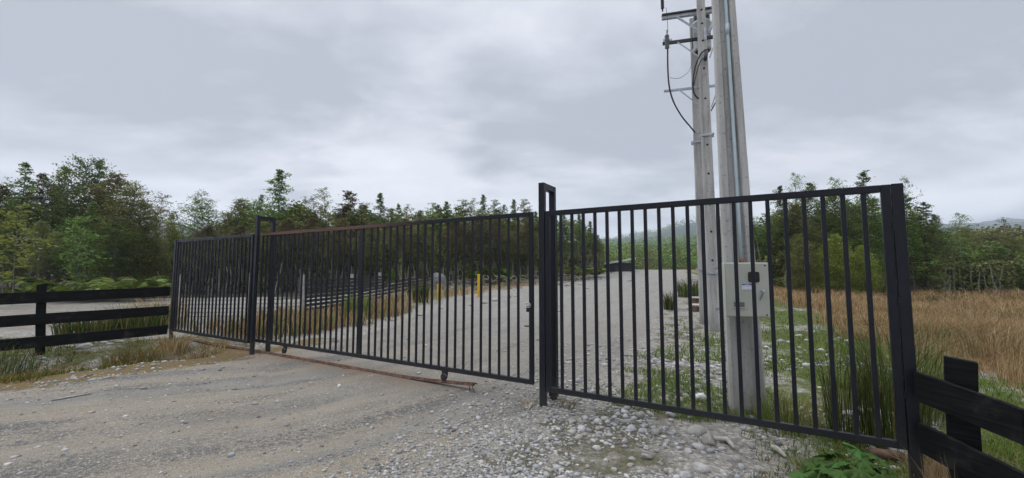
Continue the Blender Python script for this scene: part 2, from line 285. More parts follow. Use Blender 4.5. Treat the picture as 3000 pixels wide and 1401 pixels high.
# ------------------------------------------------------------------ object helpers
def link(o, parent=None):
    COL.objects.link(o)
    if parent: o.parent = parent
    return o
def tag(o, label=None, cat=None, group=None, kind=None):
    for k, v in (('label', label), ('category', cat), ('group', group), ('kind', kind)):
        if v: o[k] = v
    return o
def empty(name, label, cat, loc=(0, 0, 0), rz=0, group=None):
    o = bpy.data.objects.new(name, None); COL.objects.link(o); o.location = loc; o.rotation_euler = (0, 0, rz); o.empty_display_size = .2
    return tag(o, label, cat, group)
def mobj(name, me, parent=None, loc=(0, 0, 0), rot=(0, 0, 0), sc=(1, 1, 1)):
    o = bpy.data.objects.new(name, me); o.location = loc; o.rotation_euler = rot; o.scale = sc
    return link(o, parent)
class MB:
    def __init__(s): s.b = bmesh.new()
    def box(s, x0, x1, y0, y1, z0, z1, bev=0.0):
        r = bmesh.ops.create_cube(s.b, size=1, matrix=Matrix.Translation(((x0 + x1) / 2, (y0 + y1) / 2, (z0 + z1) / 2)) @ Matrix.Diagonal((x1 - x0, y1 - y0, z1 - z0, 1)))
        if bev:
            es = {e for v in r['verts'] for e in v.link_edges}
            bmesh.ops.bevel(s.b, geom=list(es), offset=bev, segments=2, profile=.5, affect='EDGES')
        return s
    def tube(s, pts, rad, seg=8, cap=True):
        pts = [Vector(p) for p in pts]; rads = rad if isinstance(rad, (list, tuple)) else [rad] * len(pts); rings = []
        for i, p in enumerate(pts):
            d = (pts[min(i + 1, len(pts) - 1)] - pts[max(i - 1, 0)]).normalized()
            a = d.cross(Vector((.31, .95, .1)) if abs(d.z) > .8 else Vector((0, 0, 1))).normalized(); c = d.cross(a)
            rings.append([s.b.verts.new(p + (a * math.cos(q) + c * math.sin(q)) * rads[i]) for q in (2 * math.pi * k / seg for k in range(seg))])
        for r0, r1 in zip(rings, rings[1:]):
            for k in range(seg): s.b.faces.new((r0[k], r0[(k + 1) % seg], r1[(k + 1) % seg], r1[k]))
        if cap:
            s.b.faces.new(rings[0][::-1]); s.b.faces.new(rings[-1])
        return s
    def lathe(s, prof, seg=16, axis='z', c=(0, 0, 0)):
        c = Vector(c); rings = []
        for r, z in prof:
            ring = []
            for k in range(seg):
                q = 2 * math.pi * k / seg; u, v = r * math.cos(q), r * math.sin(q)
                ring.append(s.b.verts.new(c + (Vector((u, v, z)) if axis == 'z' else Vector((u, z, v)))))
            rings.append(ring)
        for r0, r1 in zip(rings, rings[1:]):
            for k in range(seg): s.b.faces.new((r0[k], r0[(k + 1) % seg], r1[(k + 1) % seg], r1[k]))
        s.b.faces.new(rings[0][::-1]); s.b.faces.new(rings[-1]); return s
    def prism(s, poly, z0, z1, poly1=None):      # poly in xy, extruded (and tapered to poly1)
        a = [s.b.verts.new((x, y, z0)) for x, y in poly]; c = [s.b.verts.new((x, y, z1)) for x, y in (poly1 or poly)]
        k = len(a)
        for i in range(k): s.b.faces.new((a[i], a[(i + 1) % k], c[(i + 1) % k], c[i]))
        s.b.faces.new(a[::-1]); s.b.faces.new(c); return s
    def beam(s, p, q, w, h, bev=0.0):            # rectangular beam between two points, w across, h vertical
        p, q = Vector(p), Vector(q); d = (q - p); L = d.length; d.normalize()
        a = d.cross(Vector((0, 0, 1))); a = a.normalized() if a.length > 1e-4 else Vector((1, 0, 0)); c = a.cross(d)
        r = bmesh.ops.create_cube(s.b, size=1, matrix=Matrix.Translation((p + q) / 2) @ Matrix((d, a, c)).transposed().to_4x4() @ Matrix.Diagonal((L, w, h, 1)))
        if bev: bmesh.ops.bevel(s.b, geom=list({e for v in r['verts'] for e in v.link_edges}), offset=bev, segments=1, affect='EDGES')
        return s
    def mesh(s, name, m, smooth=False):
        bmesh.ops.recalc_face_normals(s.b, faces=s.b.faces[:]); me = bpy.data.meshes.new(name); s.b.to_mesh(me); s.b.free(); me.materials.append(m)
        if smooth: me.polygons.foreach_set('use_smooth', [True] * len(me.polygons))
        return me
    def build(s, name, m, parent=None, smooth=False, loc=(0, 0, 0), rot=(0, 0, 0)): return mobj(name, s.mesh(name, m, smooth), parent, loc, rot)
def arr_mesh(name, V, F, mats, rnd=None, smooth=False, midx=None):
    V = np.asarray(V, np.float32); F = np.asarray(F, np.int32); k = F.shape[1]; me = bpy.data.meshes.new(name)
    me.vertices.add(len(V)); me.vertices.foreach_set('co', V.ravel()); me.loops.add(F.size); me.loops.foreach_set('vertex_index', F.ravel())
    me.polygons.add(len(F)); me.polygons.foreach_set('loop_start', np.arange(0, F.size, k, dtype=np.int32))
    if midx is not None: me.polygons.foreach_set('material_index', np.asarray(midx, np.int32))
    me.polygons.foreach_set('use_smooth', np.full(len(F), smooth))
    for q in mats: me.materials.append(q)
    if rnd is not None:
        a = me.attributes.new('rnd', 'FLOAT', 'FACE'); a.data.foreach_set('value', np.asarray(rnd, np.float32))
    me.update(calc_edges=True); me.validate(); return me

# ------------------------------------------------------------------ ground sheet (polar grid: fine where it is near)
ang = np.concatenate([np.arange(-64, 64, .25), np.arange(64, 296, 4.0)]); rad = .25 * 1.0165 ** np.arange(0, 545)
A, Rr = np.meshgrid(np.radians(ang), rad, indexing='ij'); X = np.sin(A) * Rr; Y = np.cos(A) * Rr
Z = hz(X, Y); Z = np.where(Rr > 250, Z - (Rr - 250) * .004, Z)
na, nr = X.shape; idx = np.arange(na * nr).reshape(na, nr); nx = np.roll(idx, -1, axis=0)
F = np.stack([idx[:, :-1], idx[:, 1:], nx[:, 1:], nx[:, :-1]], -1).reshape(-1, 4)
V = np.stack([X, Y, Z], -1).reshape(-1, 3)
cen = len(V); V = np.vstack([V, [[0, 0, gz(0, 0)]]])
gm = arr_mesh('ground', V, F, [M['ground']], smooth=True)
bmg = bmesh.new(); bmg.from_mesh(gm); bmg.verts.ensure_lookup_table()
cv = bmg.verts[cen]
for i in range(na): 
    f = bmg.faces.new((cv, bmg.verts[int(idx[i, 0])], bmg.verts[int(nx[i, 0])])); f.smooth = True
bmesh.ops.recalc_face_normals(bmg, faces=bmg.faces[:]); bmg.to_mesh(gm); bmg.free()
x, y = V[:, 0], V[:, 1]
def masks(x, y):
    dl = sdist(x, y, EDGE_L); dr = -sdist(x, y, EDGE_R); dm = sdist(x, y, MEADOW); nz = fbm(x * .6, y * .6, 4) - .5; n2 = fbm(x * 1.7 + 31, y * 1.7, 3) - .5
    road = sst(dl + nz * .7, -.15, .5) * sst(dr + nz * 1.0 + .15, -.35, .7)
    yard = sst(-x, 5.5, 6.5) * sst(y, 10.5, 11.5) * (1 - sst(y + nz * 3, 20, 23)) * .9
    rg = sst(-dr, .0, 1.5)
    grass = rg * (.58 + 1.2 * nz + 1.0 * n2) * (1 - sst(dm, 0, 1.5)) * sst(y, 3.5, 6)
    grass = np.maximum(grass, rg * sst(-dr, 1.6, 3.2) * (.85 + nz) * (1 - sst(dm, .2, 2)) * sst(y, 2.2, 4))
    grass = np.maximum(grass, sst(-dl, .3, 1.0) * sst(y, 11, 13) * .7 * (1 - yard) * (.7 + nz))
    grass = np.maximum(grass, sst(-dl, 1.2, 2.2) * (1 - sst(y, 9.5, 11)) * (.42 + .9 * nz + .7 * n2))
    dry = sst(dm + nz * 2, -.2, 1.2)
    dry = np.maximum(dry, sst(-dl, .8, 1.6) * sst(y, 11.5, 14) * (1 - sst(-dl, 3.2, 4.5)) * .6)
    moss = np.exp(-((dl + .55) / .85) ** 2) * (1.1 + .8 * n2) * (1 - sst(y, 9, 10.5)) 
    weed = np.maximum(np.exp(-((-dr - .9) / 1.2) ** 2) * (.55 + .9 * n2) * sst(y, 2.2, 3.2), sst(-dl, .7, 1.3) * (1 - sst(y, 9.8, 11)) * (.62 + .8 * n2))
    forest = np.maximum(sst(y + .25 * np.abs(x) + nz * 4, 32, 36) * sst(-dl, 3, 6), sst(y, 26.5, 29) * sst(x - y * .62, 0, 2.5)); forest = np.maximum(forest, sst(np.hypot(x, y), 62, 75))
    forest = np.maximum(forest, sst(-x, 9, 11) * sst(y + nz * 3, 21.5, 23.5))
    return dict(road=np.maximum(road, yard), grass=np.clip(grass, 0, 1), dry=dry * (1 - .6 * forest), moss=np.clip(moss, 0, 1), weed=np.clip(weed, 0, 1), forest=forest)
mk = masks(x, y)
cl = [(-30, 1), (-12, 2.0), (-6, 4), (-3, 5.4), (-1, 7.5), (.4, 11), (1.6, 15), (4.0, 22), (7.5, 31), (13, 42), (19, 54), (30, 76)]
best = np.full(x.shape, 1e9); ru = np.zeros(x.shape); acc = 0
for (ax, ay), (bx, by) in zip(cl[:-1], cl[1:]):
    dx, dy = bx - ax, by - ay; L = math.hypot(dx, dy); tt = np.clip(((x - ax) * dx + (y - ay) * dy) / L / L, 0, 1)
    q = np.hypot(x - ax - dx * tt, y - ay - dy * tt); mm = q < best; best = np.where(mm, q, best); ru = np.where(mm, acc + tt * L, ru); acc += L
wv = (fbm(ru * .22, x * 0 + 3.3, 3) - .5) * 1.3
rvv = sdist(x, y, cl) + wv; trk = np.zeros(x.shape)
for c_, w_ in ((-2.35, .26), (-1.0, .30), (-.35, .18), (.75, .30), (1.95, .24)): trk = np.maximum(trk, np.exp(-((rvv - c_) / w_) ** 2) * (.35 + .9 * fbm(ru * .35 + c_ * 9, x * 0 + c_, 3)))
mk['track'] = np.clip(trk, 0, 1); mk['ru'] = ru; mk['rv'] = sdist(x, y, cl)
gs, gn = np.array([-.868, .497]), np.array([.497, .868])
ts = (x - .318) * gs[0] + (y - 4.908) * gs[1]; tn = (x - .318) * gn[0] + (y - 4.908) * gn[1]
mk['rusty'] = np.exp(-((tn - .12) / .30) ** 2) * sst(ts, .9, 2.2) * (1 - sst(ts, 9.6, 10.2)) * .9
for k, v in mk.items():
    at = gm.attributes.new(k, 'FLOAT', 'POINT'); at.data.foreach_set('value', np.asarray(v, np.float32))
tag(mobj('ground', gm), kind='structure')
# ------------------------------------------------------------------ the gate: local x runs along the gate to the left, local y towards the road outside
G0 = Vector((.318, 4.908, 0)); GA = R(150.2)
GM = Matrix.Translation(G0) @ Matrix.Rotation(GA, 4, 'Z')
def gate_empty(name, label, cat, s, yy=0.0, group=None):
    return empty(name, label, cat, GM @ Vector((s, yy, 0)), GA, group)
P = M['paint']
def upright_mesh(z1): return MB().box(-.0375, .0375, -.03, .03, -.35, z1, .004).mesh('upright', P)
def gate_frame(s, label, zt=2.65):
    t = gate_empty('gate_guide', label, 'gate guide', s - .0375, -.03, 'tall looped frames that guide the sliding gate')
    um = upright_mesh(zt)
    mobj('upright', um, t); mobj('upright', um, t, (0, -.30, 0))
    MB().box(-.0375, .0375, -.2705, -.0295, zt - .075, zt - .0015, .003).build('crosspiece', P, t)
    c = MB().box(-.045, .045, -.345, -.333, .05, zt - .38, .002).box(-.05, -.040, -.333, -.262, .05, zt - .38, .002).box(.040, .05, -.333, -.262, .05, zt - .38, .002).box(-.05, .05, -.345, -.262, zt - .379, zt - .368, .002)
    if s < 1: c.build('catch_channel', P, t)
    else: c.b.free()
    return t
gate_frame(0.0, 'tall narrow looped black steel guide in the middle where the sliding gate closes')
gate_frame(6.13, 'tall narrow looped black steel guide where the far left panel begins')
BAR = {}
def bar_mesh(w, z0, z1):
    k = (w, z0, z1)
    if k not in BAR: BAR[k] = MB().box(-w / 2, w / 2, -.014, .014, z0, z1, .003).mesh('bar', P)
    return BAR[k]
def panel(t, s0, s1, z0, z1, bars, bw, rail=.06, mids=(), topmat=None, thick=.04):
    th = thick / 2
    MB().box(s0 + rail, s1 - rail, -th, th, z1 - rail, z1, .004).build('top_rail', topmat or P, t)
    MB().box(s0 + rail, s1 - rail, -th, th, z0, z0 + rail, .004).build('bottom_rail', P, t)
    sm = MB().box(0, rail - .0015, -th + .0008, th - .0008, z0, z1, .004).mesh('stile', P)
    mobj('stile', sm, t, (s0, 0, 0)); mobj('stile', sm, t, (s1 - rail + .0015, 0, 0))
    for mm in mids: MB().box(mm - .045, mm + .045, -th + .001, th - .001, z0 + rail, z1 - rail, .004).build('middle_stile', P, t)
    bm_ = bar_mesh(bw, z0 + rail, z1 - rail)
    for bs in bars: mobj('bar', bm_, t, (bs, 0, 0))
rp = gate_empty('fixed_gate_panel', 'fixed black barred gate panel on the right in front of poles and meter box', 'gate panel', 0, -.027)
panel(rp, -3.20, -.079, .19, 2.30, [-.28 - .1375 * i for i in range(21)], .034)
gp = gate_empty('gate_post', 'black steel gate post at the far right where the timber fence starts', 'gate post', -3.243, -.03)
MB().box(-.0375, .0375, -.03, .03, -.5, 2.302, .004).build('post', P, gp)
for zz_ in (.62, 1.35, 1.95): MB().lathe([(.008, -.03), (.009, .03)], 8, c=(.0405, .024, zz_)).build('hinge', P, gp)
lp = gate_empty('fixed_gate_panel', 'fixed black barred gate panel at the far left between timber fence and looped frame', 'gate panel', 6.14, -.03)
panel(lp, .07, 3.29, .19, 2.30, [.07 + .146 * (i + 1) for i in range(21)], .030)
ep = gate_empty('gate_post', 'black steel gate post at the far left end with fence boards fixed to it', 'gate post', 9.478, -.03)
MB().box(-.0375, .0375, -.03, .03, -.4, 2.305, .004).build('post', P, ep)
# sliding leaf
sg = gate_empty('sliding_gate', 'long black barred sliding gate half way open over a rusty ground track', 'gate', 0, -.19)
panel(sg, .165, 6.43, .195, 2.33, [.24 + .1425 * i for i in range(1, 21)] + [3.31 + .143 * i for i in range(1, 21)], .027, .058, (3.31,), M['rubbed'], .044)
for sx_ in (1.54, 5.27):
    wb = MB().prism([(-.055, 0), (.055, 0), (.04, -.09), (.012, -.125), (-.012, -.125), (-.04, -.09)], -.006, .006).build('wheel_bracket', P, sg, loc=(sx_, .016, .196), rot=(R(90), 0, 0))
    MB().lathe([(.040, -.014), (.048, -.012), (.036, 0), (.048, .012), (.040, .014)], 18, 'y').build('wheel', M['wheel'], wb, loc=(0, -.075, -.024), rot=(R(90), 0, 0))
lk = MB().lathe([(.012, -.02), (.012, .05)], 10, 'y', (0, 0, 0)); lk.box(-.03, .03, .018, .03, -.045, .03, .004)
lk.build('latch', M['wheel'], sg, loc=(.225, .0, 1.12))
MB().tube([(.03 * math.cos(q), .034, .03 * math.sin(q)) for q in np.linspace(.3, 5.6, 12)], .008, 6).build('latch_ring', M['galv'], sg, loc=(.225, 0, 1.16))
MB().box(-.035, .05, -.03, .032, -.006, .006, .002).build('latch_bolt', M['wheel'], sg, loc=(.235, 0, .90))
# ground track, its free end bent up
tr = MB()
ss = list(np.linspace(9.40, 3.2, 26)) + list(np.linspace(2.9, 1.02, 14))
def tz(s):
    base = .006
    return base + .004 + .075 * max(0, (2.4 - s) / 1.4) ** 1.6
pts = [(s, -.21 + .03 * max(0, (2.0 - s)) , tz(s) + random.uniform(-.002, .002)) for s in ss]
for (a, b_) in zip(pts[:-1], pts[1:]):
    for sgn in (-1, 1):
        v = [tr.b.verts.new(c) for c in ((a[0], a[1], a[2] + .026), (b_[0], b_[1], b_[2] + .026), (b_[0], b_[1] + sgn * .042, b_[2] - .004), (a[0], a[1] + sgn * .042, a[2] - .004))]
        tr.b.faces.new(v)
bmesh.ops.remove_doubles(tr.b, verts=tr.b.verts[:], dist=.0005)
trk = gate_empty('gate_track', 'rusty angle iron track on the ground, its free end bent up off the gravel', 'gate track', 0, 0)
me = tr.mesh('rail', M['rust']); ro = mobj('rail', me, trk); sol = ro.modifiers.new('thick', 'SOLIDIFY'); sol.thickness = .006
MB().tube([(1.05, -.16, tz(1.05) + .03), (1.03, -.12, tz(1.05) - .02), (.98, -.10, tz(1.02) - .09)], .007, 6).tube([(1.14, -.2, tz(1.1) + .02), (1.10, -.15, tz(1.1) - .05), (1.12, -.12, tz(1.1) - .1)], .006, 6).build('anchor_rod', M['rust'], trk)

# ------------------------------------------------------------------ timber fences
T = M['timber']
def board(t, p, q, h, th=.035, sag=0.0, name='board'):
    p, q = Vector(p), Vector(q); d = q - p; L = Vector((d.x, d.y, 0)).length; rz = math.atan2(d.y, d.x); nseg = 14
    b = bmesh.new(); rows = []
    for i in range(nseg + 1):
        u = i / nseg; wv = (mnoise.noise(Vector((u * 4 + p.x, h * 9, p.z * 5))) * .008); ht = h * (1 + .04 * mnoise.noise(Vector((u * 3, p.x, p.z))))
        x_ = u * L; z_ = d.z * u - sag * 4 * u * (1 - u)
        rows.append([b.verts.new(c) for c in ((x_, -th / 2 + wv, z_), (x_, th / 2 + wv, z_), (x_, th / 2 + wv, z_ + ht), (x_, -th / 2 + wv, z_ + ht))])
    for r0, r1 in zip(rows, rows[1:]):
        for k in range(4): b.faces.new((r0[k], r0[(k + 1) % 4], r1[(k + 1) % 4], r1[k]))
    b.faces.new(rows[0][::-1]); b.faces.new(rows[-1]); bmesh.ops.recalc_face_normals(b, faces=b.faces[:])
    sharp = [e for e in b.edges if len(e.link_faces) == 2 and e.calc_face_angle() > 1]
    bmesh.ops.bevel(b, geom=sharp, offset=.004, segments=1, affect='EDGES')
    me = bpy.data.meshes.new(name); b.to_mesh(me); b.free(); me.materials.append(T)
    o = mobj(name, me, t, p - Vector(t.location), (0, 0, rz)); return o
def fpost(t, p, z0, z1, w, th, rz, tilt=0.0):
    b = MB(); b.prism([(-w / 2, -th / 2), (w / 2, -th / 2), (w / 2, th / 2), (-w / 2, th / 2)], z0, z1 - .02)
    bmesh.ops.translate(b.b, verts=[v for v in b.b.verts if v.co.z > z0 + .1 and v.co.x < 0], vec=(0, 0, .02))
    bmesh.ops.subdivide_edges(b.b, edges=[e for e in b.b.edges if abs(e.verts[0].co.z - e.verts[1].co.z) > .3], cuts=6)
    for v in b.b.verts: v.co.x += .006 * mnoise.noise(v.co * 6 + Vector(p)); v.co.y += .006 * mnoise.noise(v.co * 6 + Vector((9, 4, 2)))
    o = b.build('post', T, t, loc=Vector(p) - Vector(t.location), rot=(0, tilt, rz)); return o
FL = [Vector((-7.96, 9.60, 0)), Vector((-9.27, 8.02, 0)), Vector((-11.2, 5.55, 0)), Vector((-13.1, 3.1, 0))]
wl = empty('timber_fence', 'black stained timber fence of three boards on the left in front of ferns and gravel', 'fence', FL[1], 0, 'black timber fences flanking the gate')
rzl = math.atan2(FL[1].y - FL[0].y, FL[1].x - FL[0].x)
lev = [[1.0, .565, .13], [.945, .545, .118], [.93, .53, .10], [.92, .52, .09]]
offn = Vector((.70, -.62, 0)).normalized() * .065
for j0, j1 in ((0, 2), (2, 3)):
    for k in range(3):
        p, q = FL[j0] + offn, FL[j1] + offn
        u0 = .012 if j0 else 0
        board(wl, p.lerp(q, u0) + Vector((0, 0, lev[j0][k])), q + Vector((0, 0, lev[j1][k])), .21, sag=.01)
for j in (1, 2, 3): fpost(wl, FL[j] + Vector((.10, .10, 0)), gz(FL[j].x, FL[j].y) - .3, 1.33, .135, .06, rzl, .04 if j == 1 else -.02)
FR = [Vector((3.10, 3.22, 0)), Vector((3.178, 2.62, 0)), Vector((3.32, 1.3, 0)), Vector((3.5, -.3, 0))]
wr = empty('timber_fence', 'black stained timber fence at the lower right corner with dry grass leaning on it', 'fence', (3.3, 3.0, 0), 0, 'black timber fences flanking the gate')
zt = [(.605, .225), (.515, .12), (.42, .02), (.35, -.05)]
for j in range(3):
    for k in range(2):
        p, q = FR[j], FR[j + 1]; u0 = .01 if j else -.0
        board(wr, p.lerp(q, u0) + Vector((0, 0, zt[j][k])), q + Vector((0, 0, zt[j + 1][k])), .218, .038)
fpost(wr, (3.235, 3.05, 0), gz(3.27, 3.02) - .4, .965, .165, .07, R(-42), .02); fpost(wr, (3.42, 1.25, 0), -1.0, .72, .19, .09, R(-82), 0)
# ------------------------------------------------------------------ rail fence beyond the gate, on the left of the road
def rail_fence(name, label, pts, ztop, nr, gap, rw, rh, rm, posts, pm, group):
    t = empty(name, label, 'fence', (pts[0][0], pts[0][1], 0), 0, group); o = Vector(t.location)
    for (a, b_) in zip(pts[:-1], pts[1:]):
        za, zb_ = gz(*a), gz(*b_)
        for k in range(nr):
            p = Vector((a[0], a[1], za + ztop - k * gap)); q = Vector((b_[0], b_[1], zb_ + ztop - k * gap))
            j1 = Vector((0, 0, random.uniform(-.012, .012)))
            MB().beam(p + j1 - o, q - j1 - o, rw, rh).build('rail', rm, t)
    for i_, (px_, py_, zt_) in enumerate(posts):
        w = .055; b = MB().prism([(-w, -w * .6), (w, -w * .6), (w, w * .6), (-w, w * .6)], gz(px_, py_) - .3, gz(px_, py_) + zt_)
        b.build('post', pm, t, loc=(px_ - o.x, py_ - o.y, 0), rot=(0, R(random.uniform(-2, 2)), random.uniform(0, 1)))
    return t
d0 = 13.0
rail_fence('wire_fence', 'low wire fence on pale posts crossing the gravel yard behind the left panels', [(-11.3, 12.6), (-10.3, 13.0), (-8.3, 13.2), (-6.75, 13.4)], 1.02, 8, .125, .014, .014, M['wire'], [(-10.42, 12.93, 1.47), (-8.38, 13.12, 1.5)], M['grey_wood'], 'fences beyond the gate')
rail_fence('rail_fence', 'dark close railed fence with pale post tops seen through the middle of the sliding gate', [(-6.75, 13.45), (-6.35, 16.4), (-6.2, 19.5)], 1.22, 8, .135, .03, .092, M['rail_dark'], [(-6.75, 13.36, 1.42), (-6.40, 16.5, 1.42), (-6.25, 19.6, 1.42)], M['grey_wood'], 'fences beyond the gate')
rail_fence('rail_fence', 'far low dark railed fence among the reeds behind the yellow marker posts', [(-6.2, 19.7), (-5.9, 23.5), (-5.4, 28)], .88, 4, .17, .03, .10, M['rail_dark'], [(-5.9, 23.5, 1.0), (-5.4, 28, 1.0)], M['rail_dark'], 'fences beyond the gate')

# ------------------------------------------------------------------ poles
def hsec(w, d, ch, fl):
    h, e = w / 2, d / 2; c = w * fl; k = .012 + w * .03; r = w * .08
    return [(-h + r, -e), (-h + c, -e), (-h + c + k, -e + ch), (h - c - k, -e + ch), (h - c, -e), (h - r, -e), (h, -e + r), (h, e - r), (h - r, e), (h - c, e), (h - c - k, e - ch), (-h + c + k, e - ch), (-h + c, e), (-h + r, e), (-h, e - r), (-h, -e + r)]
def pole_shaft(t, zs, ws, ch, fl, lean, dr=.8, name='shaft'):
    b = MB(); prev = None
    for z, w, c_ in zip(zs, ws, ch):
        ring = [b.b.verts.new((x_ + lean[0] * z, y_ + lean[1] * z, z)) for x_, y_ in hsec(w, w * dr, c_, fl)]
        if prev:
            for i in range(16): b.b.faces.new((prev[i], prev[(i + 1) % 16], ring[(i + 1) % 16], ring[i]))
        else: b.b.faces.new(ring[::-1])
        prev = ring
    b.b.faces.new(prev); return b.build(name, M['concrete'], t)
npole = empty('utility_pole', 'nearest grey concrete pole with a long conduit and meter box, just behind the gate', 'utility pole', (2.69, 4.83, 0), R(-22), 'concrete utility poles')
lean = (-.0165, -.004)
zs = np.linspace(-.4, 9.2, 14); ws = [.362 - .0245 * max(z, 0) for z in zs]
pole_shaft(npole, zs, ws, [.05] * 14, .25, lean, .80)
MB().tube([(.02 + lean[0] * z, -.36 * (.362 - .0245 * z) + .015 + lean[1] * z, z) for z in np.linspace(1.72, 9.0, 16)], .020, 10).build('conduit', M['conduit'], npole, True)
for zc in (4.5, 7.2): MB().lathe([(.0255, -.07), (.0255, .07)], 12, c=(.02 + lean[0] * zc, -.36 * (.362 - .0245 * zc) + .015 + lean[1] * zc, zc)).build('conduit_joint', M['conduit'], npole, True)
MB().lathe([(.021, 0), (.025, .02), (.025, .035), (.021, .05)], 12, c=(-.008, -.112, 1.68)).build('conduit_fitting', M['orange'], npole, True)
# meter box strapped on the pole
bx = empty('meter_box', 'beige metal electricity meter box with dark window and lever, strapped to the nearest pole', 'meter box', (2.548, 4.535, 1.093), R(-9))
MB().box(-.218, .218, -.075, .075, 0, .585, .006).build('cabinet', M['box'], bx)
dr = MB().box(-.205, .222, -.095, -.0765, .008, .580, .005).build('door', M['box'], bx)
def rbox(x0, x1, z0, z1, y0, y1, r):
    poly = []
    for cx_, cz_, a0 in ((x1 - r, z1 - r, 0), (x0 + r, z1 - r, 90), (x0 + r, z0 + r, 180), (x1 - r, z0 + r, 270)):
        for k in range(5): q = R(a0 + k * 22.5); poly.append((cx_ + r * math.cos(q), cz_ + r * math.sin(q)))
    b = MB(); b.prism(poly, -y1, -y0); bmesh.ops.rotate(b.b, verts=b.b.verts[:], matrix=Matrix.Rotation(R(90), 3, 'X')); return b
rbox(.008, .121, .374, .486, -.101, -.0965, .02).build('window', M['boxdark'], dr)
lb = MB().box(-.058, .052, -.0985, -.096, .293, .342).build('label', M['white'], dr)
MB().box(-.058, .052, -.0990, -.0975, .3425, .3535).build('label_band', M['blue'], lb)
w_ = MB()
for i in range(5): w_.box(-.024 + i * .0072, -.0195 + i * .0072, -.0998, -.0992, .3455, .3505)
w_.build('label_lettering', M['white'], lb)
w_ = MB()
for zz_, segs in ((.331, [(-.05, .04)]), (.314, [(-.05, -.03), (-.005, .008)]), (.300, [(-.05, .045)])):
    for a_, b_ in segs: w_.box(a_, b_, -.0992, -.0987, zz_ - .0016, zz_ + .0016)
w_.build('label_print', M['ink'], lb)
MB().box(-.146, -.038, -.0985, -.0955, .108, .160, .001).build('slot', M['slot'], dr)
MB().box(-.150, -.034, -.108, -.0965, .096, .106, .002).box(-.150, -.034, -.100, -.0965, .161, .166, .001).build('slot_lip', M['box'], dr)
MB().tube([(.144, -.098, .283), (.144, -.125, .283), (.136, -.13, .262), (.104, -.128, .188)], [.012, .013, .010, .007], 8).build('handle', M['galv'], dr, True)
for p_ in ((.198, .553), (.198, .028)): MB().lathe([(.008, -.1005), (.007, -.096)], 10, 'y', (p_[0] - .02, 0, p_[1])).build('bolt_hole', M['boxdark'], dr)
for zz_ in (.07, .53): MB().box(-.28, .26, .078, .112, zz_ - .018, zz_ + .018, .003).build('strap', M['galv'], bx)
# transformer poles
poleA = empty('utility_pole', 'farther concrete pole with bolt holes carrying the transformer and crossarms', 'utility pole', (5.37, 11.02, 0), R(-24), 'concrete utility poles')
zsA = [-.4, 3, 6.9, 7.0, 9.6, 10.4]; wsA = [.285, .275, .245, .244, .205, .20]
pole_shaft(poleA, zsA, wsA, [.022, .022, .022, .001, .001, .001], .22, (-.0065, 0), .75)
poleB = empty('utility_pole', 'concrete pole half hidden behind the transformer pole, clamped to it', 'utility pole', (5.63, 12.1, 0), R(-24), 'concrete utility poles')
pole_shaft(poleB, [-.4, 3, 5.6, 5.7, 9.0, 9.3], [.30, .29, .27, .27, .24, .24], [.022, .022, .022, .001, .001, .001], .22, (-.004, 0), .75)
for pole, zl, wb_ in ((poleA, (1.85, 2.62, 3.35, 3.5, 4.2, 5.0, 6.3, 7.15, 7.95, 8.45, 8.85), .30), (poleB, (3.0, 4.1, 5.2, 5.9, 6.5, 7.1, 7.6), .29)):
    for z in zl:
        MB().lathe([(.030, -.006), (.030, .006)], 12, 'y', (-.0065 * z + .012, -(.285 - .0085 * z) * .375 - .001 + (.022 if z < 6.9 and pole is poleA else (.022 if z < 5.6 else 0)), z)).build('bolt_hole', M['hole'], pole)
for pole, zz_, w in ((poleA, 5.27, .26), (poleA, 1.52, .285), (poleB, 5.42, .275), (poleB, 1.62, .30)):
    hw = w / 2 + .015; ly = -.006 * zz_
    MB().box(ly - hw - .04, ly + hw + .04, -hw * .78, -hw * .78 + .02, zz_ - .03, zz_ + .03, .003).box(ly - hw - .04, ly + hw + .04, hw * .78 - .02, hw * .78, zz_ - .03, zz_ + .03, .003).build('clamp', M['galv'], pole)
    MB().lathe([(.012, -hw - .06), (.012, hw + .03)], 8, 'y', (ly + hw + .025, 0, zz_)).build('clamp_bolt', M['galv'], pole)
MB().box(-.01, .05, -.108, -.098, 7.95, 8.28, .003).build('cable_bracket', M['galv'], poleA)
# crossarms
def lp_(p): return poleA.matrix_world.inverted() @ Vector(p)
bpy.context.view_layer.update()
def crossarm(zc, h, w, m, off, dark):
    p, q = Vector((4.33, 11.38, zc - .02)), Vector((6.16, 10.965, zc + .02))
    iv = Matrix.Rotation(R(24), 4, 'Z') @ Matrix.Translation(-Vector(poleA.location))
    a = iv @ p; b_ = iv @ q; a.y += off; b_.y += off
    MB().beam(a, b_, w, h, .004).build('crossarm', m, poleA)
    if dark: MB().beam(a + Vector((0, -.02, h * .52)), b_ + Vector((0, -.02, h * .52)), w + .05, h * .45, .004).build('crossarm_top', M['blackins'], poleA)
    for u in (.22, .78):
        s_ = a.lerp(b_, u); e_ = Vector((-.13 if u < .5 else .13, s_.y - .02, s_.z - .62))
        MB().beam(s_ + Vector((0, -w / 2 - .008, -h * .4)), e_ + Vector((0, -w / 2 - .008, 0)), .012, .035).build('brace', M['galv'], poleA)
        if dark: MB().beam(s_ + Vector((.03, w / 2 + .008, -h * .4)), e_ + Vector((.03, w / 2 + .008, 0)), .012, .035).build('brace', M['galv'], poleA)
crossarm(8.98, .11, .10, M['galv'], .16, True); crossarm(8.20, .085, .07, M['blackins'], .16, False); crossarm(6.77, .065, .05, M['galv'], .16, False)
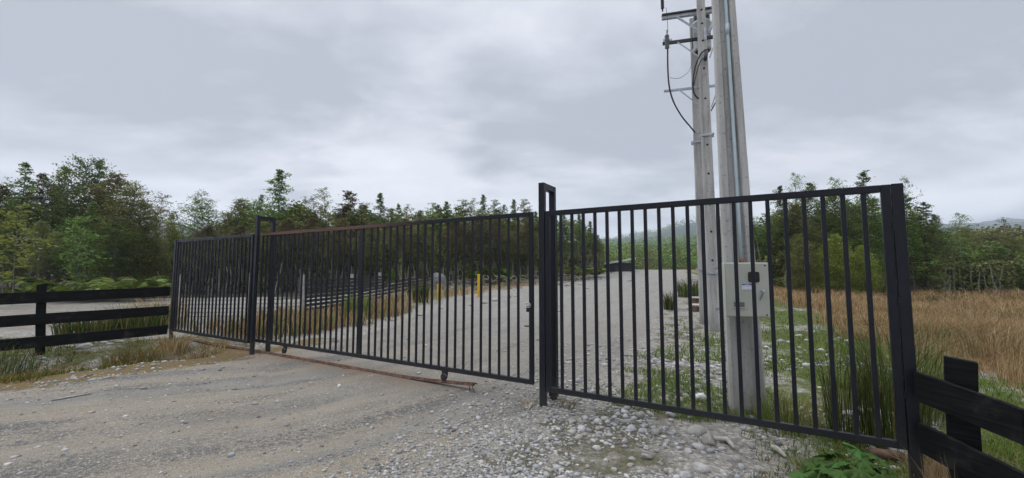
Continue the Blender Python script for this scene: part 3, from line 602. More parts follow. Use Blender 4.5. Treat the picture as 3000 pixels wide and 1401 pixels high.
# transformer
tf = empty('transformer', 'grey cylindrical pole transformer with ribbed bushings hung between the two farther poles', 'transformer', (5.58, 11.60, 7.98), R(-10))
MB().lathe([(.20, 0), (.245, .02), (.25, .06), (.25, .80), (.262, .81), (.262, .85), (.235, .88), (.05, .92)], 28).build('tank', M['tank'], tf, True)
MB().lathe([(.205, -.012), (.205, -.002)], 28).build('tank_base', M['blackins'], tf)
for bx_ in (-.15, .15):
    pr = []
    for i in range(9): pr += [(.05, .04 * i), (.078, .04 * i + .012), (.05, .04 * i + .026)]
    MB().lathe(pr + [(.02, .40)], 14, c=(bx_, -.06, .86)).build('bushing', M['porcelain'], tf, True)
for q in (-.55, .9): MB().tube([(.255 * math.cos(R(250) + q), .255 * math.sin(R(250) + q), .3), (.30 * math.cos(R(250) + q), .30 * math.sin(R(250) + q), .32), (.30 * math.cos(R(250) + q), .30 * math.sin(R(250) + q), .48), (.255 * math.cos(R(250) + q), .255 * math.sin(R(250) + q), .5)], .01, 6).build('terminal', M['blackins'], tf)
MB().box(-.19, -.10, -.236, -.224, .38, .43).build('warning_label', M['orange'], tf)
MB().tube([(-.262, 0, .86), (-.28, -.05, .6), (-.26, -.02, .1)], .011, 6).build('lead', M['wire'], tf)
# insulators
io = empty('insulator', 'black shedded insulator standing on the left end of the top crossarm', 'insulator', (4.36, 11.36, 9.06), 0, 'insulators on the transformer pole')
pr = [(.02, 0), (.02, .08)]
for i in range(8): pr += [(.03, .08 + i * .05), (.052, .095 + i * .05), (.03, .115 + i * .05)]
MB().lathe(pr + [(.02, .55)], 12).build('shed', M['blackins'], io, True)
i2 = empty('insulator', 'grey fuse insulator clipped to the left end of the middle crossarm', 'insulator', (4.43, 11.28, 8.15), 0, 'insulators on the transformer pole')
pr = [(.02, -.26)]
for i in range(9): pr += [(.036, -.25 + i * .045), (.066, -.238 + i * .045), (.036, -.22 + i * .045)]
MB().lathe(pr + [(.025, .20), (.02, .30)], 12).build('shed', M['porcelain'], i2, True)
MB().box(-.10, .14, -.02, .03, -.02, .03, .003).build('bracket', M['galv'], i2)
def cable(label, pts, rad, m='wire', name='cable', group=None):
    # catmull-rom through world points
    P_ = [Vector(p) for p in pts]; out_ = []
    for i in range(len(P_) - 1):
        p0, p1, p2, p3 = P_[max(i - 1, 0)], P_[i], P_[i + 1], P_[min(i + 2, len(P_) - 1)]
        for k in range(8):
            u = k / 8; out_.append(.5 * ((2 * p1) + (p2 - p0) * u + (2 * p0 - 5 * p1 + 4 * p2 - p3) * u * u + (3 * p1 - p0 - 3 * p2 + p3) * u ** 3))
    out_.append(P_[-1]); c0 = out_[0]
    o = MB().tube([p - c0 for p in out_], rad, 6).build(name, M[m], None, True, loc=c0); return tag(o, label, 'cable', group)
cable('thin wire dropping from the top crossarm to the grey fuse insulator', [atD(1951, 22, 11.36), atD(1955, 60, 11.32), atD(1957, 96, 11.28)], .007)
cable('black cable hanging from the fuse insulator and curving back down to the pole', [atD(p, q, D) for p, q, D in ((1956, 140, 11.28), (1956.5, 200, 11.28), (1961, 255, 11.3), (1974, 300, 11.4), (1998, 342, 11.6), (2022, 371, 11.8), (2036, 388, 11.95))], .022)
cable('thick black lead looping down from the transformer along the left of its pole', [atD(p, q, 10.86) for p, q in ((2071, 146), (2064, 148), (2052, 160), (2040, 185), (2033, 215), (2030, 248), (2034, 275), (2047, 290))], .022)
cable('second thinner black lead looping beside the thick one on the transformer pole', [atD(p, q, 10.88) for p, q in ((2066, 170), (2055, 176), (2046, 196), (2038, 225), (2033, 250))], .014)
cable('slack thin wire loop left of the transformer pole above the lowest crossarm', [atD(p, q, 11.4) for p, q in ((1963, 228), (1985, 230), (2004, 222), (2020, 206), (2028, 180))], .006)
cable('dark stay running from the lowest crossarm right of the transformer pole down to it', [atD(2112, 268, 10.95), atD(2098, 298, 11.0), atD(2083, 325, 11.05)], .016)
cj = empty('cable_joint', 'fat black cable joint hanging under the transformer on the front of its pole', 'cable joint', atD(2066, 178, 10.83))
MB().tube([(0, 0, 0), (.02, 0, .1), (.05, 0, .28)], [.035, .05, .042], 10).build('sleeve', M['blackins'], cj, True)

# ------------------------------------------------------------------ marker posts, shed, boulders, boxes by the road
for px_, D_, ht, lab in ((1405, 22.3, 1.22, 'bright yellow marker post standing clear on the stony edge left of the road'), (1288, 20.8, .78, 'yellow marker post half hidden by reeds left of the taller marker')):
    x_ = (px_ - 1500) / FPX * D_; t = empty('marker_post', lab, 'marker post', (x_, D_, gz(x_, D_)), .3, 'yellow marker posts'); MB().box(-.105, .105, -.06, .06, -.2, ht, .012).build('post', M['yellow'], t)
xs = atD(1812, 780, 50)
sh = empty('shed', 'low dark shed with a pale edged sloping roof beyond the left road edge', 'shed', (xs.x, 50, gz(xs.x, 50)), R(-6))
zr = CH + (790 - 768) / FPX * 50 - gz(xs.x, 50)
MB().prism([(-1.7, -1.2), (1.7, -1.2), (1.7, 1.4), (-1.7, 1.4)], -.6, zr - .1).build('wall', M['shed'], sh)
MB().beam((-1.95, 0, zr - .22), (1.8, 0, zr + .42), 3.1, .2).build('roof', M['shedroof'], sh); MB().box(-.6, .1, -1.24, -1.203, 0, zr - .5).build('door', M['blackins'], sh)
M['olddull'] = simple('old_concrete', (.20, .20, .19), .9, .3, 3)
cb = gnd(1296, 838, .1); xc, yc = -5.1, 29.0
cu = empty('culvert', 'pale square concrete culvert end half hidden in the reeds and debris', 'culvert', (xc, yc, gz(xc, yc)), .1)
MB().box(-.32, .32, -.4, .4, .42, .85, .03).box(-.32, -.18, -.4, .4, -.2, .42, .02).box(.18, .32, -.4, .4, -.2, .42, .02).build('block', M['olddull'], cu)
for px_, py_, D_ in ((2040, 880, 19.5), (2042, 912, 15.8)):
    x_ = (px_ - 1500) / FPX * D_
    t = empty('service_box', ('small flat lidded concrete service box farther along beside the poles' if D_ > 18 else 'small flat lidded concrete service box nearest the foot of the poles'), 'service box', (x_, D_, gz(x_, D_)), -.2, 'service boxes by the poles')
    MB().box(-.25, .25, -.25, .25, -.1, .2, .01).build('chamber', M['logwood'], t); MB().box(-.3, .3, -.3, .3, .202, .26, .01).build('lid', M['driftwood'], t)

# ------------------------------------------------------------------ stones
def rock(seed, sub=3, flat=1.0, ang=.0):
    b = bmesh.new(); bmesh.ops.create_icosphere(b, subdivisions=sub, radius=1); o = Vector((seed * 7.7, seed * 3.1, 1.3))
    for v in b.verts:
        k = 1 + .28 * mnoise.noise(v.co * .9 + o) + .10 * mnoise.noise(v.co * 2.3 + o)
        if ang:
            for j in range(5):
                q = Vector((math.sin(seed * 5 + j * 2.1), math.cos(seed * 3 + j * 1.7), math.sin(j * 2.9 + seed))).normalized(); dd = v.co.dot(q)
                if dd > .62: v.co -= q * (dd - .62) * ang
        v.co *= k
    me = bpy.data.meshes.new('stone'); b.to_mesh(me); b.free(); me.polygons.foreach_set('use_smooth', [True] * len(me.polygons)); return me
ROCK = [rock(i, 3, 1, 0 if i % 3 else .7) for i in range(7)]
for r_ in ROCK: r_.materials.append(M['stone'])
DULL = rock(2); DULL.materials.append(M['olddull'])
WR = rock(21, 3, 1, 0); WR.materials.append(M['white_stone'])
GLAB = {'c': ('rounded grey or tan cobble on the gravel below the fixed right gate panel', 'cobbles in front of the fixed right panel'),
        'b': ('pale cobble on the weedy ground behind the fixed right gate panel', 'cobbles behind the fixed right panel'),
        'l': ('flat grey stone lying on the weedy bank under the left timber fence', 'stones under the left timber fence'),
        'r': ('pale cobble lying in the grass beside the broad leaved plant', 'cobbles beside the broad leaved plant'),
        'y': ('weathered stone along the stony left edge of the road beyond the gate', 'stones along the left road edge')}
def stone(px, py, w, kind='c', hgt=.62, label=None, me=None, name='stone'):
    x_, y_ = gnd(px, py); g = gz(x_, y_)
    for _ in range(3): x_, y_ = gnd(px, py, g); g = gz(x_, y_)
    s = w / FPX * y_ / 2 * 1.02
    o = mobj(name, me or random.choice(ROCK), None, (x_, y_ + s * .4, g + s * hgt * .35), (random.uniform(-.2, .2), random.uniform(-.2, .2), random.uniform(0, 6.28)), (s * random.uniform(.9, 1.15), s * random.uniform(.75, 1.05), s * hgt * random.uniform(.85, 1.15)))
    lab, grp = GLAB[kind]; return tag(o, label or lab, 'stone', None if label else grp)
for px, py, w in ((1880, 1225, 36), (1850, 1262, 28), (1968, 1222, 29), (1969, 1236, 20), (2050, 1316, 31), (2083, 1327, 28), (1897, 1345, 33), (1997, 1352, 21), (2060, 1382, 40), (1963, 1390, 32), (2012, 1400, 34), (1830, 1256, 13), (1893, 1314, 18), (1947, 1313, 17), (2018, 1326, 22), (1753, 1320, 20), (1832, 1311, 15), (1727, 1301, 13), (1887, 1268, 27), (1923, 1272, 26), (1952, 1258, 19), (1723, 1371, 17), (1847, 1366, 18), (1853, 1350, 20), (1877, 1388, 19), (1790, 1296, 12), (1812, 1216, 16), (1838, 1200, 18), (1868, 1198, 20), (1905, 1238, 15), (1735, 1222, 14), (1680, 1238, 18), (1660, 1206, 14), (1775, 1352, 14), (1800, 1380, 16), (1925, 1325, 16), (1935, 1362, 18), (1640, 1190, 14), (2022, 1228, 16), (1992, 1248, 14), (1716, 1250, 12), (1760, 1272, 13), (1602, 1236, 16), (1700, 1330, 11)):
    stone(px, py, w, 'c')
for px, py, w in ((1693, 1121, 22), (1695, 1174, 22), (2048, 1136, 20), (1947, 1182, 36), (1930, 1138, 22), (1993, 1180, 30), (2142, 1198, 26), (1985, 1102, 16), (2010, 1052, 15), (1890, 1085, 14), (1845, 1128, 16), (1800, 1150, 16), (2075, 1025, 18), (2200, 1085, 18), (2105, 1085, 15), (2260, 1052, 20), (1780, 1060, 10), (1905, 1000, 12), (1935, 965, 12), (2010, 985, 16), (2035, 965, 14)):
    stone(px, py, w, 'b')
for px, py, w in ((2205, 1314, 21), (2162, 1354, 26), (2175, 1374, 22), (2140, 1368, 14), (2232, 1384, 26), (2247, 1350, 16), (2213, 1396, 18), (2258, 1330, 13)): stone(px, py, w, 'r', .8)
for px, py, w in ((198, 1018, 24), (240, 1024, 36), (300, 1030, 20), (160, 1022, 16), (350, 1045, 18), (420, 1060, 16)): stone(px, py, w, 'l', .4)
for px, py, w in ((1418, 890, 20), (1450, 882, 22), (1380, 895, 14), (1490, 872, 18), (1510, 868, 14), (1555, 862, 12), (1600, 842, 12), (1640, 832, 14), (1680, 822, 12), (1720, 815, 12), (1755, 808, 10), (1290, 905, 15), (1230, 925, 16), (1150, 940, 14), (1090, 948, 13)): stone(px, py, w, 'y')
stone(2047, 1276, 50, label='large grey cobble leaning against the angular boulder below the fixed panel')
stone(2080, 1302, 52, label='largest angular grey boulder below the fixed panel beside bleached driftwood', hgt=.85, me=ROCK[3])
stone(2055, 1176, 36, 'b', .9, label='white topped angular stone just behind the bottom rail of the fixed right panel', me=WR)
stone(2645, 1345, 50, 'r', .95, label='big smooth white boulder at the foot of the far right gate post', me=WR)
stone(2497, 1220, 34, 'b', .6, label='smooth white stone in the green grass behind the right end of the fixed panel', me=WR)
stone(620, 1049, 15, 'l', .7, label='rounded grey stone on the gravel below the far left fixed panel')
stone(977, 1002, 26, 'y', .8, label='rounded grey boulder behind the sliding gate near the left gravel edge')
stone(993, 1135, 11, 'l', 1.2, label='small upright white chip of stone alone on the gravel drive', me=WR)
stone(1278, 838, 52, 'y', 1.1, label='large rounded grey boulder beside the culvert beyond the rail fence', me=DULL, name='boulder')

def proj(x, y, z):
    v = np.stack([x, y, z - CH], -1); f_ = v @ fw; u_ = v @ upv
    return 1500 + FPX * v[..., 0] / f_, 700.5 - FPX * u_ / f_
# gravel: small loose stones, one mesh
def pebbles(name, x, y, s, seed, label, cat, flat=.6):
    b = bmesh.new(); bmesh.ops.create_icosphere(b, subdivisions=1, radius=1); bv = np.array([v.co[:] for v in b.verts]); bf = np.array([[v.index for v in f.verts] for f in b.faces]); b.free()
    N = len(x); r_ = np.random.default_rng(seed); z = hz(x, y)
    jit = 1 + r_.uniform(-.28, .28, (N, len(bv), 1)); sc = s[:, None, None] * np.stack([r_.uniform(.8, 1.35, N), r_.uniform(.65, 1.0, N), flat * r_.uniform(.6, 1.2, N)], -1)[:, None, :]
    v = bv[None] * jit * sc; th = r_.uniform(0, 6.28, N)[:, None]; c, s_ = np.cos(th), np.sin(th)
    v = np.stack([v[..., 0] * c - v[..., 1] * s_, v[..., 0] * s_ + v[..., 1] * c, v[..., 2]], -1) + np.stack([x, y, z + s * .15], -1)[:, None, :]
    F_ = bf[None] + (np.arange(N) * len(bv))[:, None, None]
    me = arr_mesh(name, v.reshape(-1, 3), F_.reshape(-1, 3), [M['pebble']], np.repeat(r_.random(N), len(bf)), True)
    return tag(mobj(name, me), label, cat, kind='stuff')
def scatter(N, px0, px1, py0, py1, seed, power=1.0):
    r_ = np.random.default_rng(seed); px = r_.uniform(px0, px1, N); py = py0 + (py1 - py0) * r_.uniform(0, 1, N) ** power
    ry = (700.5 - py) / FPX; dx = (px - 1500) / FPX; dz = upv[2] * ry + fw[2]; dy = upv[1] * ry + fw[1]; t_ = -CH / dz
    return dx * t_, dy * t_, r_
x, y, r_ = scatter(46000, -150, 3100, 985, 1520, 5, .8); dl = sdist(x, y, EDGE_L); dr = -sdist(x, y, EDGE_R); nzv = fbm(x * 1.1 + 3, y * 1.1, 4)
pv = np.where(dr < .25, .95 * sst(nzv, .28, .5), .05 + .9 * np.exp(-((dr - .25) / .45) ** 2)); pv = np.where(dl < .3, .42 * sst(nzv, .42, .6), pv); pv = np.where(sdist(x, y, MEADOW) > -.5, 0, pv); pv = np.where((dr < -2.4), pv * .5, pv)
k = r_.random(len(x)) < pv; x, y, dr = x[k], y[k], dr[k]; s = .006 + .016 * r_.random(len(x)) ** 2.2 + .022 * (r_.random(len(x)) ** 9) + .034 * (r_.random(len(x)) ** 8) * sst(-dr, .1, .7); s *= np.clip(y / 4.5, .8, 2)
pebbles('gravel', x, y, s, 6, 'loose grey and tan gravel scattered over the stony verge by the gate', 'gravel')
x, y, r_ = scatter(14000, -50, 1700, 1000, 1500, 8, .9); dl = sdist(x, y, EDGE_L); nzv = fbm(x * .8 + 13, y * 1.3, 4)
k = (r_.random(len(x)) < .05 + .7 * sst(nzv, .54, .68) + .7 * np.exp(-((dl - .35) / .4) ** 2)) & (dl > -.4); x, y = x[k], y[k]
pebbles('road_gravel', x, y, (.004 + .012 * r_.random(len(x)) ** 3) * np.clip(y / 4.2, .8, 2.2), 9, 'fine loose gravel lying along the wheel tracks of the drive', 'gravel', .5)
# wood chips and twigs on the gravel
x, y, r_ = scatter(200, 1000, 2350, 1130, 1480, 12, .7); k = sdist(x, y, EDGE_R) > -1.5; x, y = x[k], y[k]; M['chips'] = simple('grey_wood_chips', (.27, .25, .215), .9, .4, 9); tw = MB()
for a_, b_ in zip(x, y):
    L = random.uniform(.012, .05); q = random.uniform(0, 6.28); g = gz(a_, b_) + .006; dx_, dy_ = L * math.cos(q), L * math.sin(q)
    tw.beam((a_ - dx_, b_ - dy_, g), (a_ + dx_, b_ + dy_, g + random.uniform(0, .012)), random.uniform(.003, .008), .004)
tag(tw.build('wood_chips', M['chips']), 'pale splinters and twigs strewn over the gravel near the middle post', 'wood chips', kind='stuff')
# driftwood and logs
def branchwood(name, label, pix, rads, m, cat, lift=.02):
    pts = []
    for px, py in pix:
        a_ = gnd(px, py); g = gz(*a_); a_ = gnd(px, py, g + lift); pts.append(Vector((a_[0], a_[1], gz(*a_) + lift)))
    o = MB().tube([p - pts[0] for p in pts], rads, 9).build(name, M[m], None, True, loc=pts[0]); return tag(o, label, cat)
branchwood('driftwood', 'bleached bent piece of driftwood right of the largest boulder', [(2088, 1283), (2108, 1286), (2128, 1287), (2140, 1298), (2150, 1311)], [.022, .02, .028, .022, .012], 'driftwood', 'driftwood', .03)
branchwood('driftwood', 'short pale driftwood stub right of the small cobbles near the broad leaved plant', [(2262, 1310), (2280, 1318), (2302, 1334)], [.022, .026, .012], 'driftwood', 'driftwood', .03)
branchwood('log', 'brown crumbling log lying beside the white boulder under the fixed panel', [(2545, 1325), (2580, 1335), (2615, 1340), (2642, 1342)], [.035, .05, .05, .04], 'logwood', 'log', .04)
branchwood('stick', 'long straw coloured stick lying on the left gravel edge', [(150, 1172), (205, 1163), (268, 1153)], [.012, .012, .008], 'driftwood', 'stick', .012)
branchwood('stick', 'splintered pale stick standing on the gravel just left of the middle post', [(1548, 1200), (1556, 1186), (1559, 1180)], [.006, .014, .006], 'driftwood', 'stick', .012)
branchwood('stick', 'weathered twig at the bottom edge of the gravel below the middle', [(1400, 1357), (1418, 1366), (1440, 1372)], [.006, .008, .005], 'driftwood', 'stick', .01)

# ------------------------------------------------------------------ blades
def blades(x, y, z, h, w, lean, seed, bend=.5, az=None):
    r_ = np.random.default_rng(seed); N = len(x); a = r_.uniform(0, 6.28, N) if az is None else az; l = lean * r_.uniform(.2, 1.3, N) * h
    f_ = r_.uniform(0, 6.28, N); px, py = np.cos(f_) * w / 2, np.sin(f_) * w / 2; dx, dy = np.cos(a) * l, np.sin(a) * l
    b0 = np.stack([x - px, y - py, z], -1); b1 = np.stack([x + px, y + py, z], -1); mx, my, mz = x + dx * bend * .6, y + dy * bend * .6, z + h * .6
    m0 = np.stack([mx - px * .7, my - py * .7, mz], -1); m1 = np.stack([mx + px * .7, my + py * .7, mz], -1); tp = np.stack([x + dx, y + dy, z + h * (1 - .25 * np.minimum(1, l / np.maximum(h, 1e-6)))], -1)
    V = np.stack([b0, b1, m1, m0, tp], 1).reshape(-1, 3); T_ = np.array([[0, 1, 2], [0, 2, 3], [3, 2, 4]]); F_ = (T_[None] + (np.arange(N) * 5)[:, None, None]).reshape(-1, 3)
    return V, F_, np.repeat(r_.random(N), 3)
def blade_obj(name, parts, m, label=None, cat=None, kind='stuff'):
    V, F_, rn, o = [], [], [], 0
    for v, f_, r_ in parts: V.append(v); F_.append(f_ + o); rn.append(r_); o += len(v)
    return tag(mobj(name, arr_mesh(name, np.vstack(V), np.vstack(F_), [M[m]], np.concatenate(rn))), label, cat, kind=kind)
# green grass behind and below the fixed panel, and along the fence at the lower right
def grow(N, box, seed, maskf, hf, power=.8):
    x, y, r_ = scatter(N, *box, seed, power); mm = masks(x, y); k = r_.random(N) < maskf(x, y, mm); x, y = x[k], y[k]; return x, y, hz(x, y) - .01, hf(x, y, r_), r_
clump = lambda x, y, s, o_: fbm(x * s + o_, y * s + o_, 3)
x, y, z, h, r_ = grow(90000, (1500, 3300, 850, 1700), 21, lambda x, y, m: sst(m['grass'] + 1.1 * (clump(x, y, 1.4, 5) - .5), .40, .8) * sst(-(-sdist(x, y, EDGE_R)), .2, 1.0), lambda x, y, r: (.05 + .13 * r.random(len(x)) * sst(clump(x, y, 1.2, 50), .25, .7)) * np.where(sdist(x, y, MEADOW) > -1.2, 1.5, 1))
g1 = blades(x, y, z, h, .006 * np.clip(y / 4, .8, 4), .9, 22)
x, y, z, h, r_ = grow(30000, (-250, 760, 985, 1150), 23, lambda x, y, m: sst(-sdist(x, y, EDGE_L) + clump(x, y, 1, 3) - .5, .7, 1.5) * .9, lambda x, y, r: .05 + .16 * r.random(len(x)) * sst(clump(x, y, 1.5, 9), .3, .7))
g2 = blades(x, y, z, h, .012, .8, 24)
blade_obj('weeds', [blades(x[::2], y[::2], z[::2], h[::2] * .8, .012, 1.1, 27)], 'moss_blade', 'olive and brown weeds on the stony bank under the left timber fence', 'weeds')
g2 = blades(x[1::2], y[1::2], z[1::2], h[1::2] * .75, .012, .8, 24)
x, y, z, h, r_ = grow(26000, (1620, 2320, 930, 1230), 61, lambda x, y, m: sst(-(-sdist(x, y, EDGE_R)), .1, .7) * sst(clump(x, y, 1.3, 77), .46, .60) * (sdist(x, y, MEADOW) < 0), lambda x, y, r: .03 + .11 * r.random(len(x)))
g3 = blades(x, y, z, h, .007 * np.clip(y / 5, .8, 3), 1.0, 62)
blade_obj('grass', [g1, g2, g3], 'grass_blade', 'short green grass growing between stones on both sides of the drive', 'grass')
x, y, z, h, r_ = grow(44000, (-200, 3000, 960, 1500), 25, lambda x, y, m: np.maximum(m['moss'], m['weed']) * sst(clump(x, y, 2.2, 7), .42, .6) * .9 + .35 * m['grass'] * sst(clump(x, y, 2.0, 70), .5, .66), lambda x, y, r: .02 + .055 * r.random(len(x)))
x, y, z, h, r_ = grow(24000, (2000, 2900, 1270, 1500), 29, lambda x, y, m: np.exp(-(((x - 2.62) / .42) ** 2 + ((y - 3.05) / .5) ** 2) ** 1.0) * (.3 + .9 * sst(clump(x, y, 2.6, 33), .4, .6)), lambda x, y, r: .03 + .09 * r.random(len(x)))
blade_obj('low_weeds', [blades(x, y, z, h, .007, 1.2, 30)], 'grass_blade', 'low green weeds round the broad leaved plants at the lower right', 'weeds')
blade_obj('moss', [blades(x, y, z, h, .008 * np.clip(y / 4, .8, 2), 1.1, 26)], 'moss_blade', 'rusty and olive moss and weeds creeping over the gravel edges', 'moss')
# dry meadow on the right
FR_l = [(3.1, 3.22), (3.178, 2.62), (3.32, 1.3), (3.5, -.3)]
def meadow(N, box, seed, power, hs, ws):
    x, y, z, h, r_ = grow(N, box, seed, lambda x, y, m: sst(sdist(x, y, MEADOW) + 3 * (clump(x, y, .5, 2) - .5), -.2, 1.3) * (1 - m['forest']) * (sdist(x, y, FR_l) < -.5) * (1 - .85 * sst(clump(x * .8, y * .8, .55, 90), .5, .6)), lambda x, y, r: hs * (.35 + .75 * r.random(len(x))) * (.45 + 1.0 * clump(x, y, .45, 8)), power)
    lay = sst(clump(x, y, .7, 200), .5, .68)
    return blades(x, y, z, h * (1 - .45 * lay), ws * np.clip(y / 5, .8, 5), .5 + 1.1 * lay, seed + 1)
blade_obj('meadow_grass', [meadow(110000, (2180, 3500, 848, 1000), 33, .9, .62, .0065), meadow(60000, (2500, 3500, 930, 1500), 35, .9, .62, .005)], 'dry_blade', 'tall dry tan meadow grass spreading from the right fence to the trees', 'dry grass')
def patches(N, box, seed, hs, ws, lo, off):
    x, y, z, h, r_ = grow(N, box, seed, lambda x, y, m: sst(sdist(x, y, MEADOW), -.2, 1.0) * (1 - m['forest']) * (sdist(x, y, FR_l) < -.4) * sst(clump(x * .8, y * .8, .55, off), lo, lo + .1), lambda x, y, r: hs * (.4 + .7 * r.random(len(x))), .9)
    return blades(x, y, z, h, ws * np.clip(y / 5, .8, 5), .5, seed + 1)
blade_obj('sedge', [patches(42000, (2180, 3500, 850, 1400), 45, .42, .008, .52, 90)], 'rush_blade', 'dark olive sedge in patches among the dry meadow grass', 'sedge')
blade_obj('bleached_grass', [patches(42000, (2180, 3500, 850, 1400), 47, .70, .007, .53, 120)], 'straw_blade', 'bleached straw tufts standing among the tan meadow grass', 'dry grass')
x, y, z, h, r_ = grow(16000, (2660, 3300, 1080, 1700), 37, lambda x, y, m: sst(-np.abs(sdist(x, y, FR_l) + .55), -.75, -.1) * .9, lambda x, y, r: .15 + .32 * r.random(len(x)))
blade_obj('straw_grass', [blades(x, y, z, h, .005, .9, 38)], 'straw_blade', 'pale straw grass tangled behind the lower right timber fence', 'dry grass')
# reeds along the left side of the road
x, y, z, h, r_ = grow(42000, (500, 1560, 838, 1000), 41, lambda x, y, m: sst(-sdist(x, y, EDGE_L) + 1.2 * (clump(x, y, .8, 4) - .5), .35, .8) * (1 - sst(-sdist(x, y, EDGE_L), 2.6, 4.2)) * sst(y, 9.8, 11.0) * sst(clump(x, y, .9, 61), .30, .5), lambda x, y, r: (.25 + .55 * r.random(len(x))) * (.5 + .8 * clump(x, y, .7, 14)))
k = r_.random(len(x)) < .62
blade_obj('reeds', [blades(x[k], y[k], z[k], h[k], .022, .45, 42)], 'dry_blade', 'orange brown reeds between the railed fence and the road', 'reeds')
blade_obj('green_reeds', [blades(x[~k], y[~k], z[~k], h[~k] * .9, .02, .4, 43)], 'grass_blade', 'green reeds mixed among the brown ones left of the road', 'reeds')
# rush clumps: one thing each
def rush(px, py, hgt, nb, rad, label, m='rush_blade', lean=.5, w=None, pos=None):
    a_ = pos or gnd(px, py); 
    for _ in range(3): a_ = pos or gnd(px, py, gz(*a_))
    r_ = np.random.default_rng(int(px * 7 + py)); th = r_.uniform(0, 6.28, nb); rr = rad * np.sqrt(r_.random(nb)); x_, y_ = np.cos(th) * rr, np.sin(th) * rr
    h = hgt * r_.uniform(.5, 1.05, nb); z_ = hz(x_ + a_[0], y_ + a_[1]) - gz(*a_) - .02
    v, f_, rn = blades(x_, y_, z_, h, (w or .0026 * max(1, a_[1] / 3.0)), lean, int(px), .35, th + r_.normal(0, .7, nb))
    o = mobj('rush_clump', arr_mesh('rush_clump', v, f_, [M[m]], rn), None, (a_[0], a_[1], gz(*a_))); tag(o, label, 'rush clump', 'rush clumps'); return o
rush(2640, 1310, 1.45, 430, .24, 'tall green rush clump growing right behind the far right gate post', pos=(3.75, 4.15), w=.006, lean=.42)
rush(2580, 1260, 1.25, 170, .16, 'green rush clump behind the last bars of the fixed right panel', pos=(3.35, 4.25), w=.006, lean=.35)
rush(2720, 1000, 1.5, 300, .30, 'loose brownish rush clump leaning right in the meadow beyond the far right gate post', pos=(4.6, 4.9), w=.006, lean=.7)
rush(1962, 908, .85, 160, .22, 'small dark rush clump standing alone on the gravel right of the road', lean=.3, w=.022)
rush(2030, 872, 1.15, 420, .75, 'wide dark green rush bush on the right road edge beside the poles', lean=.45, w=.03)
tr_ = random.Random(8)
for i in range(34):
    d_ = tr_.uniform(5.5, 22); q_ = tr_.uniform(.86, 1.5); m_ = ('dry_blade', 'rush_blade', 'straw_blade', 'moss_blade')[i % 4]
    if sdist(np.array([q_ * d_]), np.array([d_]), MEADOW)[0] < 1: continue
    nm_ = {'dry_blade': 'tan', 'rush_blade': 'dark green', 'straw_blade': 'pale straw', 'moss_blade': 'olive'}[m_]
    o = rush(3000 + i, 1000, tr_.uniform(.55, 1.0), 150, tr_.uniform(.25, .6), nm_ + ' grass tussock standing up out of the dry meadow on the right', m_, tr_.uniform(.5, 1.0), .0045 * max(1, d_ / 4), (q_ * d_, d_)); o.name = 'tussock'; o['category'] = 'grass tussock'; o['group'] = nm_ + ' tussocks in the right meadow'
rush(1630, 1192, .14, 90, .12, 'small rusty grass tuft at the foot of the middle looped guide', 'moss_blade', lean=1.1, w=.005, pos=(.62, 4.92))
rush(1570, 1190, .10, 60, .10, 'tiny dry tuft left of the foot of the middle looped guide', 'dry_blade', lean=1.2, w=.004, pos=(.20, 4.98))
rush(2205, 1185, .5, 260, .22, 'tuft of green grass at the foot of the nearest concrete pole', 'grass_blade', pos=(2.80, 4.42), w=.006, lean=.7)
rush(2290, 1190, .45, 160, .2, 'brownish grass tuft right of the nearest concrete pole', 'dry_blade', pos=(3.1, 4.6), w=.006, lean=.8)
rush(255, 975, .75, 420, .55, 'green rush clump left of centre behind the left timber fence', lean=.6, w=.022, pos=(-10.2, 10.0))
rush(345, 960, .9, 420, .55, 'tall green rush clump behind the left timber fence nearer the gate', lean=.5, w=.022, pos=(-9.55, 10.7))
rush(360, 930, 1.1, 260, .6, 'thin reddish brown reed clump behind the left timber fence', 'dry_blade', lean=.35, w=.018, pos=(-9.6, 11.3))
rush(40, 1090, .5, 600, .8, 'dark green rush patch in the ditch at the left edge', lean=.8, w=.014, pos=(-9.0, 6.85))
rush(90, 1130, .2, 300, .7, 'low orange brown moss grass at the left edge below the fence', 'moss_blade', lean=1.0, w=.012, pos=(-7.7, 6.15))
rush(420, 1040, .25, 380, .5, 'dead rusty weed patch under the far left fixed panel', 'dry_blade', lean=1.0, w=.01, pos=(-6.35, 8.55))
rush(150, 1075, .38, 300, .5, 'olive grass tuft in the ditch below the left fence post', 'moss_blade', lean=.8, w=.012, pos=(-8.0, 7.2))
rush(340, 1060, .62, 330, .35, 'wiry olive grass tuft on the bank right of the left fence post', 'moss_blade', lean=.7, w=.012, pos=(-7.35, 8.05))
rush(500, 1005, .45, 260, .3, 'dead brown grass tuft at the foot of the far left gate post', 'dry_blade', lean=.9, w=.011, pos=(-7.3, 8.95))
rush(980, 940, .9, 300, .4, 'green reed clump behind the sliding gate left of its middle stile', 'grass_blade', lean=.35, w=.02, pos=(-5.2, 14.0))
rush(1248, 900, 1.2, 240, .35, 'tall dark reed clump behind the sliding gate left of the yellow posts', lean=.35, w=.03, pos=(-4.3, 19.5))
